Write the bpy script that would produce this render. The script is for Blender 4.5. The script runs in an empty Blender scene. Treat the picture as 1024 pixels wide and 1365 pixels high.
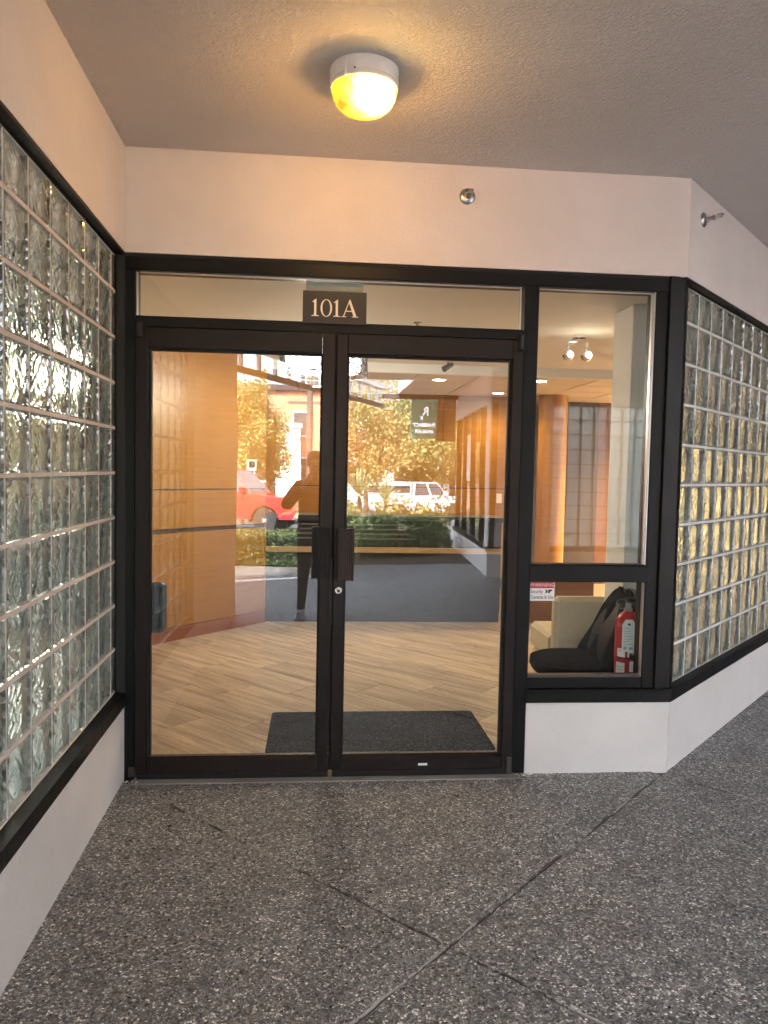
import bpy, bmesh, math, random
import numpy as np
from mathutils import Matrix, Vector
R = math.radians
random.seed(7)
rng = np.random.default_rng(11)
scene = bpy.context.scene
COL = scene.collection

# ------------------------------------------------------------------ camera
cd = bpy.data.cameras.new('camera')
cam = bpy.data.objects.new('camera', cd); COL.objects.link(cam)
pitch, roll, yaw = R(3.169), R(1.17), R(5.0924)
fw = Vector((math.sin(yaw)*math.cos(pitch), math.cos(yaw)*math.cos(pitch), -math.sin(pitch)))
rt = Vector((math.cos(yaw), -math.sin(yaw), 0)); up = rt.cross(fw)
r2 = math.cos(roll)*rt + math.sin(roll)*up; u2 = -math.sin(roll)*rt + math.cos(roll)*up
M = Matrix((r2, u2, -fw)).transposed().to_4x4(); M.translation = Vector((0, -3.5686, 1.4712))
cam.matrix_world = M
cd.sensor_fit = 'VERTICAL'; cd.sensor_height = 24; cd.lens = 24*1012.5/1365
cd.clip_start = 0.02; cd.clip_end = 2000
scene.camera = cam

# ------------------------------------------------------------------ sky, sun, exposure
w = bpy.data.worlds.new('World'); scene.world = w; w.use_nodes = True
nt = w.node_tree; bg = nt.nodes['Background']
sky = nt.nodes.new('ShaderNodeTexSky'); sky.sky_type = 'NISHITA'; sky.sun_disc = False
sky.sun_elevation = R(48); sky.sun_rotation = R(335); sky.air_density = 1.0; sky.dust_density = 4.0
hs = nt.nodes.new('ShaderNodeHueSaturation'); hs.inputs['Saturation'].default_value = 0.5
nt.links.new(sky.outputs[0], hs.inputs['Color']); nt.links.new(hs.outputs[0], bg.inputs[0])
bg.inputs[1].default_value = 0.15
sl = bpy.data.lights.new('sun', 'SUN'); sl.energy = 3.3; sl.angle = R(6); sl.color = (1, .97, .92)
so = bpy.data.objects.new('sun', sl); COL.objects.link(so)
sun_dir = Vector((math.sin(R(335))*math.cos(R(48)), math.cos(R(335))*math.cos(R(48)), math.sin(R(48))))
so.rotation_euler = sun_dir.to_track_quat('Z', 'Y').to_euler(); so.location = sun_dir*60
scene.view_settings.view_transform = 'Standard'; scene.view_settings.look = 'None'
scene.view_settings.gamma = 1; scene.view_settings.use_curve_mapping = False
scene.view_settings.exposure = 4.45
scene.cycles.max_bounces = 8; scene.cycles.transparent_max_bounces = 16
scene.cycles.transmission_bounces = 6; scene.cycles.glossy_bounces = 3; scene.cycles.diffuse_bounces = 3
scene.cycles.sample_clamp_indirect = 6.0
scene.cycles.use_denoising = True; scene.cycles.use_adaptive_sampling = True; scene.cycles.adaptive_threshold = .02

# ------------------------------------------------------------------ materials
MATS = {}
class Mat:
    """small wrapper around a node tree"""
    def __init__(s, name):
        s.m = bpy.data.materials.new(name); s.m.use_nodes = True
        s.t = s.m.node_tree; s.p = s.t.nodes['Principled BSDF']; s.out = s.t.nodes['Material Output']
        MATS[name] = s.m
    def n(s, typ, **kw):
        nd = s.t.nodes.new('ShaderNode'+typ)
        for k, v in kw.items():
            if k.startswith('i_'):
                key = k[2:]; key = int(key) if key.isdigit() else key.replace('_', ' ')
                nd.inputs[key].default_value = v
            else: setattr(nd, k, v)
        return nd
    def l(s, a, b): s.t.links.new(a, b)
    def coord(s, kind='Object', scale=(1, 1, 1), rot=(0, 0, 0)):
        c = s.n('TexCoord'); mp = s.n('Mapping'); mp.inputs['Scale'].default_value = scale; mp.inputs['Rotation'].default_value = rot
        s.l(c.outputs[kind], mp.inputs[0]); return mp.outputs[0]
    def ramp(s, src, stops, interp='LINEAR'):
        r = s.n('ValToRGB'); cr = r.color_ramp; cr.interpolation = interp
        while len(cr.elements) < len(stops): cr.elements.new(0.5)
        for e, (p, c) in zip(cr.elements, stops): e.position = p; e.color = (*c, 1) if len(c) == 3 else c
        s.l(src, r.inputs[0]); return r.outputs[0]
    def bump(s, src, strength, dist=.01, normal=None):
        b = s.n('Bump'); b.inputs['Strength'].default_value = strength; b.inputs['Distance'].default_value = dist
        s.l(src, b.inputs['Height'])
        if normal: s.l(normal, b.inputs['Normal'])
        return b.outputs[0]
    def set(s, color=None, rough=None, metal=None, spec=None, **kw):
        if color is not None: s.p.inputs['Base Color'].default_value = (*color, 1)
        if rough is not None: s.p.inputs['Roughness'].default_value = rough
        if metal is not None: s.p.inputs['Metallic'].default_value = metal
        if spec is not None: s.p.inputs['Specular IOR Level'].default_value = spec
        for k, v in kw.items(): s.p.inputs[k.replace('_', ' ')].default_value = v
        return s
    def geo(s, scale=(1, 1, 1), rot=(0, 0, 0)):
        g = s.n('NewGeometry'); mp = s.n('Mapping'); mp.inputs['Scale'].default_value = scale; mp.inputs['Rotation'].default_value = rot
        s.l(g.outputs['Position'], mp.inputs[0]); return mp.outputs[0]

def simple(name, color, rough=.5, metal=0, spec=.5, bump=0, bscale=60, vary=0, vscale=6, **kw):
    m = Mat(name).set(color, rough, metal, spec, **kw)
    if bump or vary:
        co = m.geo()
    if vary:
        n = m.n('TexNoise', i_Scale=vscale, i_Detail=5.0, i_Roughness=.6); m.l(co, n.inputs[0])
        a = tuple(max(0, c*(1-vary)) for c in color); b = tuple(min(1, c*(1+vary)) for c in color)
        m.l(m.ramp(n.outputs[0], [(.3, a), (.7, b)]), m.p.inputs['Base Color'])
    if bump:
        n = m.n('TexNoise', i_Scale=bscale, i_Detail=3.0); m.l(co, n.inputs[0])
        m.l(m.bump(n.outputs[0], bump), m.p.inputs['Normal'])
    return m.m

def stucco(name, color, scale=90, strength=.35, vary=.04):
    m = Mat(name).set(color, .75, 0, .3)
    co = m.geo()
    n = m.n('TexNoise', i_Scale=scale, i_Detail=4.0, i_Roughness=.55); m.l(co, n.inputs[0])
    v = m.n('TexNoise', i_Scale=2.2, i_Detail=6.0, i_Roughness=.65); m.l(co, v.inputs[0])
    a = tuple(c*(1-vary) for c in color); b = tuple(min(1, c*(1+vary)) for c in color)
    base = m.ramp(v.outputs[0], [(.3, a), (.7, b)])
    # thin scuffs and marks
    sc = m.n('TexNoise', i_Scale=14.0, i_Detail=8.0, i_Roughness=.7); m.l(co, sc.inputs[0])
    mk = m.ramp(sc.outputs[0], [(.63, (0, 0, 0)), (.72, (.4, .4, .4))])
    mx = m.n('MixRGB', blend_type='MULTIPLY'); mx.inputs[2].default_value = (.72, .68, .64, 1)
    m.l(mk, mx.inputs[0]); m.l(base, mx.inputs[1]); m.l(mx.outputs[0], m.p.inputs['Base Color'])
    m.l(m.bump(n.outputs[0], strength, .006), m.p.inputs['Normal'])
    return m.m
stucco('pink_stucco', (.64, .59, .575), vary=.06)
stucco('pony_paint', (.60, .58, .565), 70, .5, .07)

# knock-down textured ceiling
m = Mat('ceiling_texture').set((.40, .335, .31), .8, 0, .4)
co = m.geo((1, 1, 1)); n = m.n('TexNoise', i_Scale=74.0, i_Detail=5.0, i_Roughness=.6, i_Distortion=.9); m.l(co, n.inputs[0])
n2 = m.n('TexVoronoi', i_Scale=38.0); n2.feature = 'SMOOTH_F1'; m.l(co, n2.inputs[0])
h = m.ramp(n.outputs[0], [(.40, (0, 0, 0)), (.58, (1, 1, 1))])
ad = m.n('Math', operation='ADD'); m.l(h, ad.inputs[0]); m.l(n2.outputs[0], ad.inputs[1])
m.l(m.bump(ad.outputs[0], .8, .006), m.p.inputs['Normal'])
v = m.n('TexNoise', i_Scale=1.3, i_Detail=5.0); m.l(co, v.inputs[0])
m.l(m.ramp(v.outputs[0], [(.3, (.70, .635, .605)), (.7, (.78, .715, .685))]), m.p.inputs['Base Color'])

# exposed aggregate paving, sealed
m = Mat('aggregate').set((.1, .1, .1), .38, 0, .8)
co = m.geo()
wn = m.n('TexNoise', i_Scale=40.0, i_Detail=2.0); m.l(co, wn.inputs[0])
mixv = m.n('MixRGB', blend_type='ADD'); mixv.inputs[0].default_value = .012; m.l(co, mixv.inputs[1]); m.l(wn.outputs['Color'], mixv.inputs[2])
vo = m.n('TexVoronoi', i_Scale=135.0, i_Randomness=1.0); m.l(mixv.outputs[0], vo.inputs[0])
vd = m.n('TexVoronoi', i_Scale=135.0, i_Randomness=1.0); vd.feature = 'DISTANCE_TO_EDGE'; m.l(mixv.outputs[0], vd.inputs[0])
sp = m.n('SeparateColor'); m.l(vo.outputs['Color'], sp.inputs[0])
peb = m.ramp(sp.outputs[0], [(0, (.030, .030, .032)), (.16, (.085, .083, .085)), (.32, (.20, .19, .18)), (.46, (.12, .124, .132)), (.60, (.33, .31, .285)), (.74, (.20, .203, .21)), (.86, (.48, .46, .42)), (1, (.85, .84, .80))])
mat = m.ramp(vd.outputs['Distance'], [(.02, (0, 0, 0)), (.12, (1, 1, 1))])
mx = m.n('MixRGB'); mx.inputs[1].default_value = (.035, .032, .031, 1); m.l(mat, mx.inputs[0]); m.l(peb, mx.inputs[2])
big = m.n('TexNoise', i_Scale=2.6, i_Detail=5.0, i_Roughness=.65); m.l(co, big.inputs[0])
bt = m.ramp(big.outputs[0], [(.3, (.95, .92, .91)), (.7, (1.35, 1.36, 1.37))])
st = m.n('TexNoise', i_Scale=8.0, i_Detail=6.0, i_Roughness=.7); m.l(co, st.inputs[0])
stc = m.ramp(st.outputs[0], [(.34, (.80, .79, .78)), (.48, (1.08, 1.08, 1.09)), (.66, (1.32, 1.32, 1.33))])
m0 = m.n('MixRGB', blend_type='MULTIPLY'); m0.inputs[0].default_value = 1; m.l(mx.outputs[0], m0.inputs[1]); m.l(stc, m0.inputs[2])
mm = m.n('MixRGB', blend_type='MULTIPLY'); mm.inputs[0].default_value = 1; m.l(m0.outputs[0], mm.inputs[1]); m.l(bt, mm.inputs[2])
m.l(mm.outputs[0], m.p.inputs['Base Color'])
rr = m.ramp(sp.outputs[1], [(0, (.24,)*3), (1, (.55,)*3)]); m.l(rr, m.p.inputs['Roughness'])
inv = m.ramp(vd.outputs['Distance'], [(0, (0, 0, 0)), (.3, (1, 1, 1))])
m.l(m.bump(inv, .9, .004), m.p.inputs['Normal'])

simple('joint_mortar', (.085, .075, .068), .8, bump=.5, bscale=120, vary=.4, vscale=30)
m = Mat('worn_edge').set((.1, .09, .08), .8)
co = m.geo(); n = m.n('TexNoise', i_Scale=55.0, i_Detail=5.0, i_Roughness=.7); m.l(co, n.inputs[0])
n2 = m.n('TexNoise', i_Scale=5.0, i_Detail=3.0); m.l(co, n2.inputs[0])
ad = m.n('Math', operation='ADD'); m.l(n.outputs[0], ad.inputs[0]); m.l(n2.outputs[0], ad.inputs[1])
m.l(m.ramp(ad.outputs[0], [(.86, (.075, .068, .064)), (1.0, (.15, .14, .13)), (1.12, (.36, .34, .32))]), m.p.inputs['Base Color'])
m.l(m.bump(n.outputs[0], .5, .004), m.p.inputs['Normal'])
simple('concrete', (.22, .21, .20), .8, bump=.3, bscale=90, vary=.15, vscale=5)
simple('plaster_crumb', (.62, .58, .54), .9, bump=.6, bscale=150, vary=.3, vscale=80)
simple('asphalt', (.075, .075, .078), .85, bump=.4, bscale=60, vary=.25, vscale=1.2)
simple('road_paint', (.72, .72, .70), .7, vary=.12, vscale=14)
simple('soil', (.05, .036, .026), .95, bump=.6, bscale=40, vary=.3, vscale=8)

def anod(name, color, rough=.38, streak=.12):
    m = Mat(name).set(color, rough, .0, .24)
    co = m.geo((9, 9, 1.0)); n = m.n('TexNoise', i_Scale=5.0, i_Detail=6.0, i_Roughness=.7); m.l(co, n.inputs[0])
    a = tuple(c*(1-streak*2) for c in color); b = tuple(c*(1+streak*2) for c in color)
    m.l(m.ramp(n.outputs[0], [(.3, a), (.7, b)]), m.p.inputs['Base Color'])
    m.l(m.ramp(n.outputs[0], [(.3, (rough*.8,)*3), (.7, (rough*1.25,)*3)]), m.p.inputs['Roughness'])
    return m.m
anod('frame_black', (.0032, .0032, .0038), .42)
anod('door_bronze', (.013, .009, .0082), .4)
anod('handle_black', (.014, .0135, .014), .42)
anod('handle_brown_reflect', (.046, .032, .03), .42)  # right pull: brownish reflection put into the base colour
simple('gasket', (.004, .004, .004), .75)
simple('aluminium', (.62, .61, .60), .3, .9)
simple('chrome', (.75, .75, .76), .12, 1)
simple('sprinkler_metal', (.42, .42, .40), .28, 1)
simple('white_enamel', (.72, .71, .70), .4, vary=.06, vscale=30)
simple('black_plastic', (.012, .012, .013), .4)
simple('paper_white', (.75, .75, .74), .7)
simple('plate_face', (.016, .014, .014), .45)
simple('gold_letter', (.80, .74, .60), .4)
simple('card_grey', (.36, .37, .355), .7)
simple('print_red', (.50, .03, .06), .5)
simple('print_black', (.015, .015, .015), .5)

# glass: clear pane with front reflection
def glass(name, ior=2.3, tint=(.93, .95, .94)):
    m = Mat(name); m.t.nodes.remove(m.p)
    fr = m.n('Fresnel', i_IOR=ior); g = m.n('NewGeometry')
    sub = m.n('Math', operation='SUBTRACT'); sub.inputs[0].default_value = 1; m.l(g.outputs['Backfacing'], sub.inputs[1])
    mu = m.n('Math', operation='MULTIPLY'); m.l(fr.outputs[0], mu.inputs[0]); m.l(sub.outputs[0], mu.inputs[1])
    tr = m.n('BsdfTransparent'); tr.inputs[0].default_value = (*tint, 1)
    gl = m.n('BsdfGlossy'); gl.inputs['Roughness'].default_value = 0.0; gl.inputs[0].default_value = (.97, .98, 1, 1)
    # very gentle float-glass waviness
    co = m.geo((1, 1, .6)); n = m.n('TexNoise', i_Scale=2.2, i_Detail=1.0); m.l(co, n.inputs[0])
    m.l(m.bump(n.outputs[0], .05, .02), gl.inputs['Normal'])
    mx = m.n('MixShader'); m.l(mu.outputs[0], mx.inputs[0]); m.l(tr.outputs[0], mx.inputs[1]); m.l(gl.outputs[0], mx.inputs[2])
    m.l(mx.outputs[0], m.out.inputs[0]); return m.m
glass('door_glass', 2.15); glass('window_glass', 1.8); glass('low_glass', 1.45); glass('far_glass', 2.2, (.55, .6, .6))

# pressed wavy glass block
def block_mat(name, tint, diff=.22, trans=.0):
    m = Mat(name); m.t.nodes.remove(m.p)
    oi = m.n('ObjectInfo'); co = m.n('TexCoord')
    off = m.n('VectorMath', operation='SCALE'); off.inputs['Scale'].default_value = 37.0
    cmb = m.n('CombineXYZ'); m.l(oi.outputs['Random'], cmb.inputs[0]); m.l(oi.outputs['Random'], cmb.inputs[2]); m.l(cmb.outputs[0], off.inputs[0])
    ad = m.n('VectorMath', operation='ADD'); m.l(co.outputs['Object'], ad.inputs[0]); m.l(off.outputs[0], ad.inputs[1])
    nz = m.n('TexNoise', i_Scale=9.0, i_Detail=2.0); m.l(ad.outputs[0], nz.inputs[0])
    wsum = m.n('MixRGB', blend_type='ADD'); wsum.inputs[0].default_value = .09; m.l(ad.outputs[0], wsum.inputs[1]); m.l(nz.outputs['Color'], wsum.inputs[2])
    def band(rot, sc, dist):
        mp_ = m.n('Mapping'); mp_.inputs['Rotation'].default_value = (0, R(rot), 0); m.l(wsum.outputs[0], mp_.inputs[0])
        w_ = m.n('TexWave', i_Scale=sc, i_Distortion=dist, i_Detail=1.0); w_.inputs['Detail Scale'].default_value = 1.5; m.l(mp_.outputs[0], w_.inputs[0]); return w_.outputs['Fac']
    b1, b2, b3 = band(46, 10.5, .9), band(-42, 9.5, 1.0), band(20, 3.0, 1.5)
    mk = m.n('TexNoise', i_Scale=13.0, i_Detail=1.0); m.l(ad.outputs[0], mk.inputs[0])
    sel = m.ramp(mk.outputs[0], [(.46, (0, 0, 0)), (.54, (1, 1, 1))])
    bm2 = m.n('MixRGB'); m.l(sel, bm2.inputs[0]); m.l(b1, bm2.inputs[1]); m.l(b2, bm2.inputs[2])
    hs2 = m.n('Math', operation='MULTIPLY'); hs2.inputs[1].default_value = .8; m.l(b3, hs2.inputs[0])
    hsum = m.n('Math', operation='ADD'); m.l(bm2.outputs[0], hsum.inputs[0]); m.l(hs2.outputs[0], hsum.inputs[1])
    nb = m.bump(hsum.outputs[0], .27, .006)
    nbr = m.bump(hsum.outputs[0], .16, .006)
    re = m.n('BsdfRefraction', i_IOR=1.22, i_Roughness=.10); re.inputs[0].default_value = (*tint, 1); m.l(nb, re.inputs['Normal'])
    df = m.n('BsdfDiffuse'); m.l(nb, df.inputs['Normal'])
    m.l(m.ramp(hsum.outputs[0], [(.25, tuple(c*.06 for c in tint)), (.6, tuple(c*.26 for c in tint)), (1.0, tuple(c*.58 for c in tint))]), df.inputs[0])  # diffuse tone follows the waves, painted in for refracted light and dark
    tl = m.n('BsdfTranslucent'); tl.inputs[0].default_value = (*[c*.9 for c in tint], 1); m.l(nb, tl.inputs['Normal'])
    m1 = m.n('MixShader'); m1.inputs[0].default_value = diff; m.l(re.outputs[0], m1.inputs[1]); m.l(df.outputs[0], m1.inputs[2])
    m3 = m.n('MixShader'); m3.inputs[0].default_value = trans; m.l(m1.outputs[0], m3.inputs[1]); m.l(tl.outputs[0], m3.inputs[2])
    gl = m.n('BsdfGlossy'); gl.inputs['Roughness'].default_value = .07; m.l(nbr, gl.inputs['Normal'])
    fr = m.n('Fresnel', i_IOR=1.8); m.l(nbr, fr.inputs['Normal'])
    g = m.n('NewGeometry'); sub = m.n('Math', operation='SUBTRACT'); sub.inputs[0].default_value = 1; m.l(g.outputs['Backfacing'], sub.inputs[1])
    mu = m.n('Math', operation='MULTIPLY'); m.l(fr.outputs[0], mu.inputs[0]); m.l(sub.outputs[0], mu.inputs[1])
    m2 = m.n('MixShader'); m.l(mu.outputs[0], m2.inputs[0]); m.l(m3.outputs[0], m2.inputs[1]); m.l(gl.outputs[0], m2.inputs[2])
    m.l(m2.outputs[0], m.out.inputs[0]); return m.m
block_mat('glass_block', (.82, .89, .84), .42)
block_mat('glass_block_backlit', (.92, .96, .93), .05, .6)
simple('block_mortar', (.60, .52, .475), .75, bump=.3, bscale=120, vary=.1, vscale=30)
simple('block_mortar_white', (.60, .60, .575), .7, bump=.3, bscale=120, vary=.1, vscale=30)

# interior wood
def wood(name, c1, c2, axis='H', rough=.38, scale=1.0):
    m = Mat(name).set(c1, rough, 0, .45)
    sc = (1.2, 1.2, 26) if axis == 'H' else (26, 26, 1.2)
    co = m.geo(tuple(s*scale for s in sc))
    n = m.n('TexNoise', i_Scale=2.2, i_Detail=7.0, i_Roughness=.6, i_Distortion=.8); m.l(co, n.inputs[0])
    m.l(m.ramp(n.outputs[0], [(.3, c1), (.5, tuple((a+b)/2 for a, b in zip(c1, c2))), (.72, c2)]), m.p.inputs['Base Color'])
    m.l(m.bump(n.outputs[0], .04, .004), m.p.inputs['Normal'])
    return m.m
wood('maple_panel', (.29, .128, .022), (.37, .178, .036))
wood('rust_wood', (.20, .062, .024), (.27, .088, .034))
wood('brown_wood', (.16, .075, .04), (.25, .12, .06))
wood('counter_wood', (.36, .22, .11), (.42, .28, .15))
# wood-look floor plank: grain in local X, tone per object
m = Mat('plank').set((.4, .3, .2), .34, 0, .5)
oi = m.n('ObjectInfo'); tc = m.n('TexCoord')
cmb = m.n('CombineXYZ'); m.l(oi.outputs['Random'], cmb.inputs[0]); m.l(oi.outputs['Random'], cmb.inputs[1])
sc = m.n('VectorMath', operation='SCALE'); sc.inputs['Scale'].default_value = 61.0; m.l(cmb.outputs[0], sc.inputs[0])
ad = m.n('VectorMath', operation='ADD'); m.l(tc.outputs['Object'], ad.inputs[0]); m.l(sc.outputs[0], ad.inputs[1])
mp = m.n('Mapping'); mp.inputs['Scale'].default_value = (.9, 11, 1); m.l(ad.outputs[0], mp.inputs[0])
n = m.n('TexNoise', i_Scale=1.7, i_Detail=6.0, i_Roughness=.55, i_Distortion=.5); m.l(mp.outputs[0], n.inputs[0])
mp2 = m.n('Mapping'); mp2.inputs['Scale'].default_value = (2.5, 70, 1); m.l(ad.outputs[0], mp2.inputs[0])
n2 = m.n('TexNoise', i_Scale=2.0, i_Detail=4.0); m.l(mp2.outputs[0], n2.inputs[0])
c1 = m.ramp(n.outputs[0], [(.34, (.24, .185, .135)), (.45, (.36, .28, .20)), (.54, (.45, .36, .26)), (.66, (.56, .46, .345))])
c2 = m.ramp(n2.outputs[0], [(.3, (.86, .86, .88)), (.7, (1.08, 1.06, 1.04))])
c3 = m.ramp(oi.outputs['Random'], [(0, (.84, .83, .84)), (.5, (1.0, 1, 1)), (1, (1.12, 1.1, 1.06))])
a = m.n('MixRGB', blend_type='MULTIPLY'); a.inputs[0].default_value = 1; m.l(c1, a.inputs[1]); m.l(c2, a.inputs[2])
b = m.n('MixRGB', blend_type='MULTIPLY'); b.inputs[0].default_value = 1; m.l(a.outputs[0], b.inputs[1]); m.l(c3, b.inputs[2])
m.l(b.outputs[0], m.p.inputs['Base Color']); m.l(m.bump(n2.outputs[0], .06, .003), m.p.inputs['Normal'])

simple('grout', (.13, .095, .065), .8)
simple('interior_cream', (.66, .60, .50), .6, vary=.03)
simple('interior_ceiling', (.66, .60, .53), .8, bump=.15, bscale=70)
simple('ceiling_tile', (.60, .50, .41), .85, bump=.35, bscale=120)
simple('ceiling_grid', (.36, .26, .2), .6)
simple('interior_white', (.72, .71, .68), .6)
simple('desk_dark', (.016, .0165, .018), .5, vary=.15, vscale=20)
simple('desk_line', (.09, .09, .09), .5)
simple('mat_black', (.006, .006, .0063), .95, spec=.1, bump=1.0, bscale=320, vary=.5, vscale=160)
simple('black_fabric', (.0032, .0034, .0038), .85, spec=.10, bump=.8, bscale=220, vary=.4, vscale=90)
simple('cream_leather', (.52, .46, .34), .55, bump=.25, bscale=90, vary=.06, vscale=20)
simple('black_vinyl', (.003, .0032, .0036), .4, spec=.25, bump=.35, bscale=60, vary=.3, vscale=25)
simple('extinguisher_red', (.42, .012, .015), .28)
simple('dark_door', (.05, .033, .024), .5)
simple('yellow_cream', (.55, .47, .25), .6)
simple('orange_panel', (.11, .045, .02), .5)

def emis(name, col, strength):
    m = Mat(name).set((.8, .8, .8), .5)
    m.p.inputs['Emission Color'].default_value = (*col, 1); m.p.inputs['Emission Strength'].default_value = strength; return m.m
emis('downlight_lens', (1, .82, .5), 6)
emis('spot_lens', (1, .9, .75), .12)
emis('drum_glow', (1, .96, .90), .3)

# lamp bowl: amber prismatic glass around a hot bulb
m = Mat('lamp_bowl'); m.t.nodes.remove(m.p)
tc = m.n('TexCoord')
ds = m.n('VectorMath', operation='DISTANCE'); m.l(tc.outputs['Object'], ds.inputs[0]); ds.inputs[1].default_value = (.042, -.062, -.105)
gcol = m.ramp(ds.outputs['Value'], [(.05, (1, .80, .30)), (.09, (1, .70, .12)), (.13, (1, .62, .05)), (.18, (1, .54, .035))])
gst = m.ramp(ds.outputs['Value'], [(.04, (1, 1, 1)), (.075, (.32,)*3), (.105, (.085,)*3), (.14, (.05,)*3), (.19, (.035,)*3)])
smn = m.n('TexNoise', i_Scale=15.0, i_Detail=3.0); m.l(tc.outputs['Object'], smn.inputs[0])
sm = m.ramp(smn.outputs[0], [(.36, (.35,)*3), (.50, (1, 1, 1))])
k = m.n('MixRGB', blend_type='MULTIPLY'); k.inputs[0].default_value = 1; m.l(gst, k.inputs[1]); m.l(sm, k.inputs[2])
mu = m.n('Math', operation='MULTIPLY'); mu.inputs[1].default_value = 2.8; m.l(k.outputs[0], mu.inputs[0])
em = m.n('Emission'); m.l(gcol, em.inputs[0]); m.l(mu.outputs[0], em.inputs[1])
tr = m.n('BsdfTransparent'); tr.inputs[0].default_value = (1, .66, .26, 1)
a1 = m.n('MixShader'); a1.inputs[0].default_value = .55; m.l(em.outputs[0], a1.inputs[1]); m.l(tr.outputs[0], a1.inputs[2])
gl = m.n('BsdfGlossy'); gl.inputs['Roughness'].default_value = .12
wvb = m.n('TexWave', i_Scale=30.0, i_Distortion=1.0); m.l(tc.outputs['Object'], wvb.inputs[0]); m.l(m.bump(wvb.outputs['Fac'], .3, .003), gl.inputs['Normal'])
a2 = m.n('MixShader'); a2.inputs[0].default_value = .06; m.l(a1.outputs[0], a2.inputs[1]); m.l(gl.outputs[0], a2.inputs[2])
m.l(a2.outputs[0], m.out.inputs[0])
emis('bulb_glow', (1, .85, .5), 5)

def leafmat(name, c1, c2, trans=.35):
    m = Mat(name).set(c1, .6, 0, .3)
    oi = m.n('NewGeometry')
    col = m.ramp(oi.outputs['Random Per Island'], [(0, c1), (1, c2)])
    m.l(col, m.p.inputs['Base Color'])
    tl = m.n('BsdfTranslucent'); m.l(col, tl.inputs[0])
    mx = m.n('MixShader'); mx.inputs[0].default_value = trans; m.l(m.p.outputs[0], mx.inputs[1]); m.l(tl.outputs[0], mx.inputs[2])
    m.l(mx.outputs[0], m.out.inputs[0]); return m.m
leafmat('leaf_yellow', (.27, .23, .07), (.46, .42, .17)); leafmat('leaf_orange', (.32, .20, .07), (.46, .34, .13))
leafmat('leaf_olive', (.10, .13, .045), (.30, .32, .13)); leafmat('leaf_green', (.07, .12, .04), (.20, .27, .10), .3)
leafmat('leaf_hedge', (.02, .045, .014), (.07, .11, .03), .15); leafmat('leaf_yucca', (.20, .24, .11), (.55, .55, .32), .2)
simple('bark', (.10, .075, .055), .9, bump=.8, bscale=30, vary=.3, vscale=8)
simple('hedge_core', (.008, .014, .006), .95)
simple('car_red', (.36, .012, .016), .22, 0, .6, Coat_Weight=.6)
simple('car_white', (.52, .53, .54), .25, 0, .6, Coat_Weight=.5)
simple('tyre', (.018, .018, .018), .8); simple('rim_metal', (.35, .35, .36), .45, .6)
simple('car_glass', (.03, .035, .04), .05, 0, 1.0); simple('lamp_clear', (.8, .8, .8), .1); simple('lamp_red', (.5, .02, .02), .2)
simple('dark_trim', (.02, .02, .02), .6)
stucco('salmon_stucco', (.56, .24, .14), 20, .2, .08); stucco('white_stucco', (.74, .74, .76), 20, .2, .06); stucco('cream_stucco', (.62, .52, .36), 20, .2, .08)
simple('canopy_metal', (.06, .05, .05), .45, .3); simple('gutter_white', (.70, .69, .66), .5)
simple('sign_green', (.10, .22, .145), .5); simple('sign_brown', (.20, .09, .045), .6); simple('pole_wood', (.11, .075, .06), .9, bump=.5, bscale=30)
simple('led_yellow', (.8, .55, .08), .5)
simple('skin', (.58, .38, .28), .55); simple('hair', (.018, .013, .010), .5); simple('jacket', (.07, .068, .055), .85, bump=.4, bscale=120, vary=.2, vscale=20)
simple('trousers', (.018, .020, .026), .85, bump=.3, bscale=150); simple('shirt', (.03, .03, .032), .9); simple('shoe_white', (.82, .82, .81), .6); simple('shoe_sole', (.75, .75, .73), .6)
simple('phone_black', (.012, .012, .014), .2)

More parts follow.
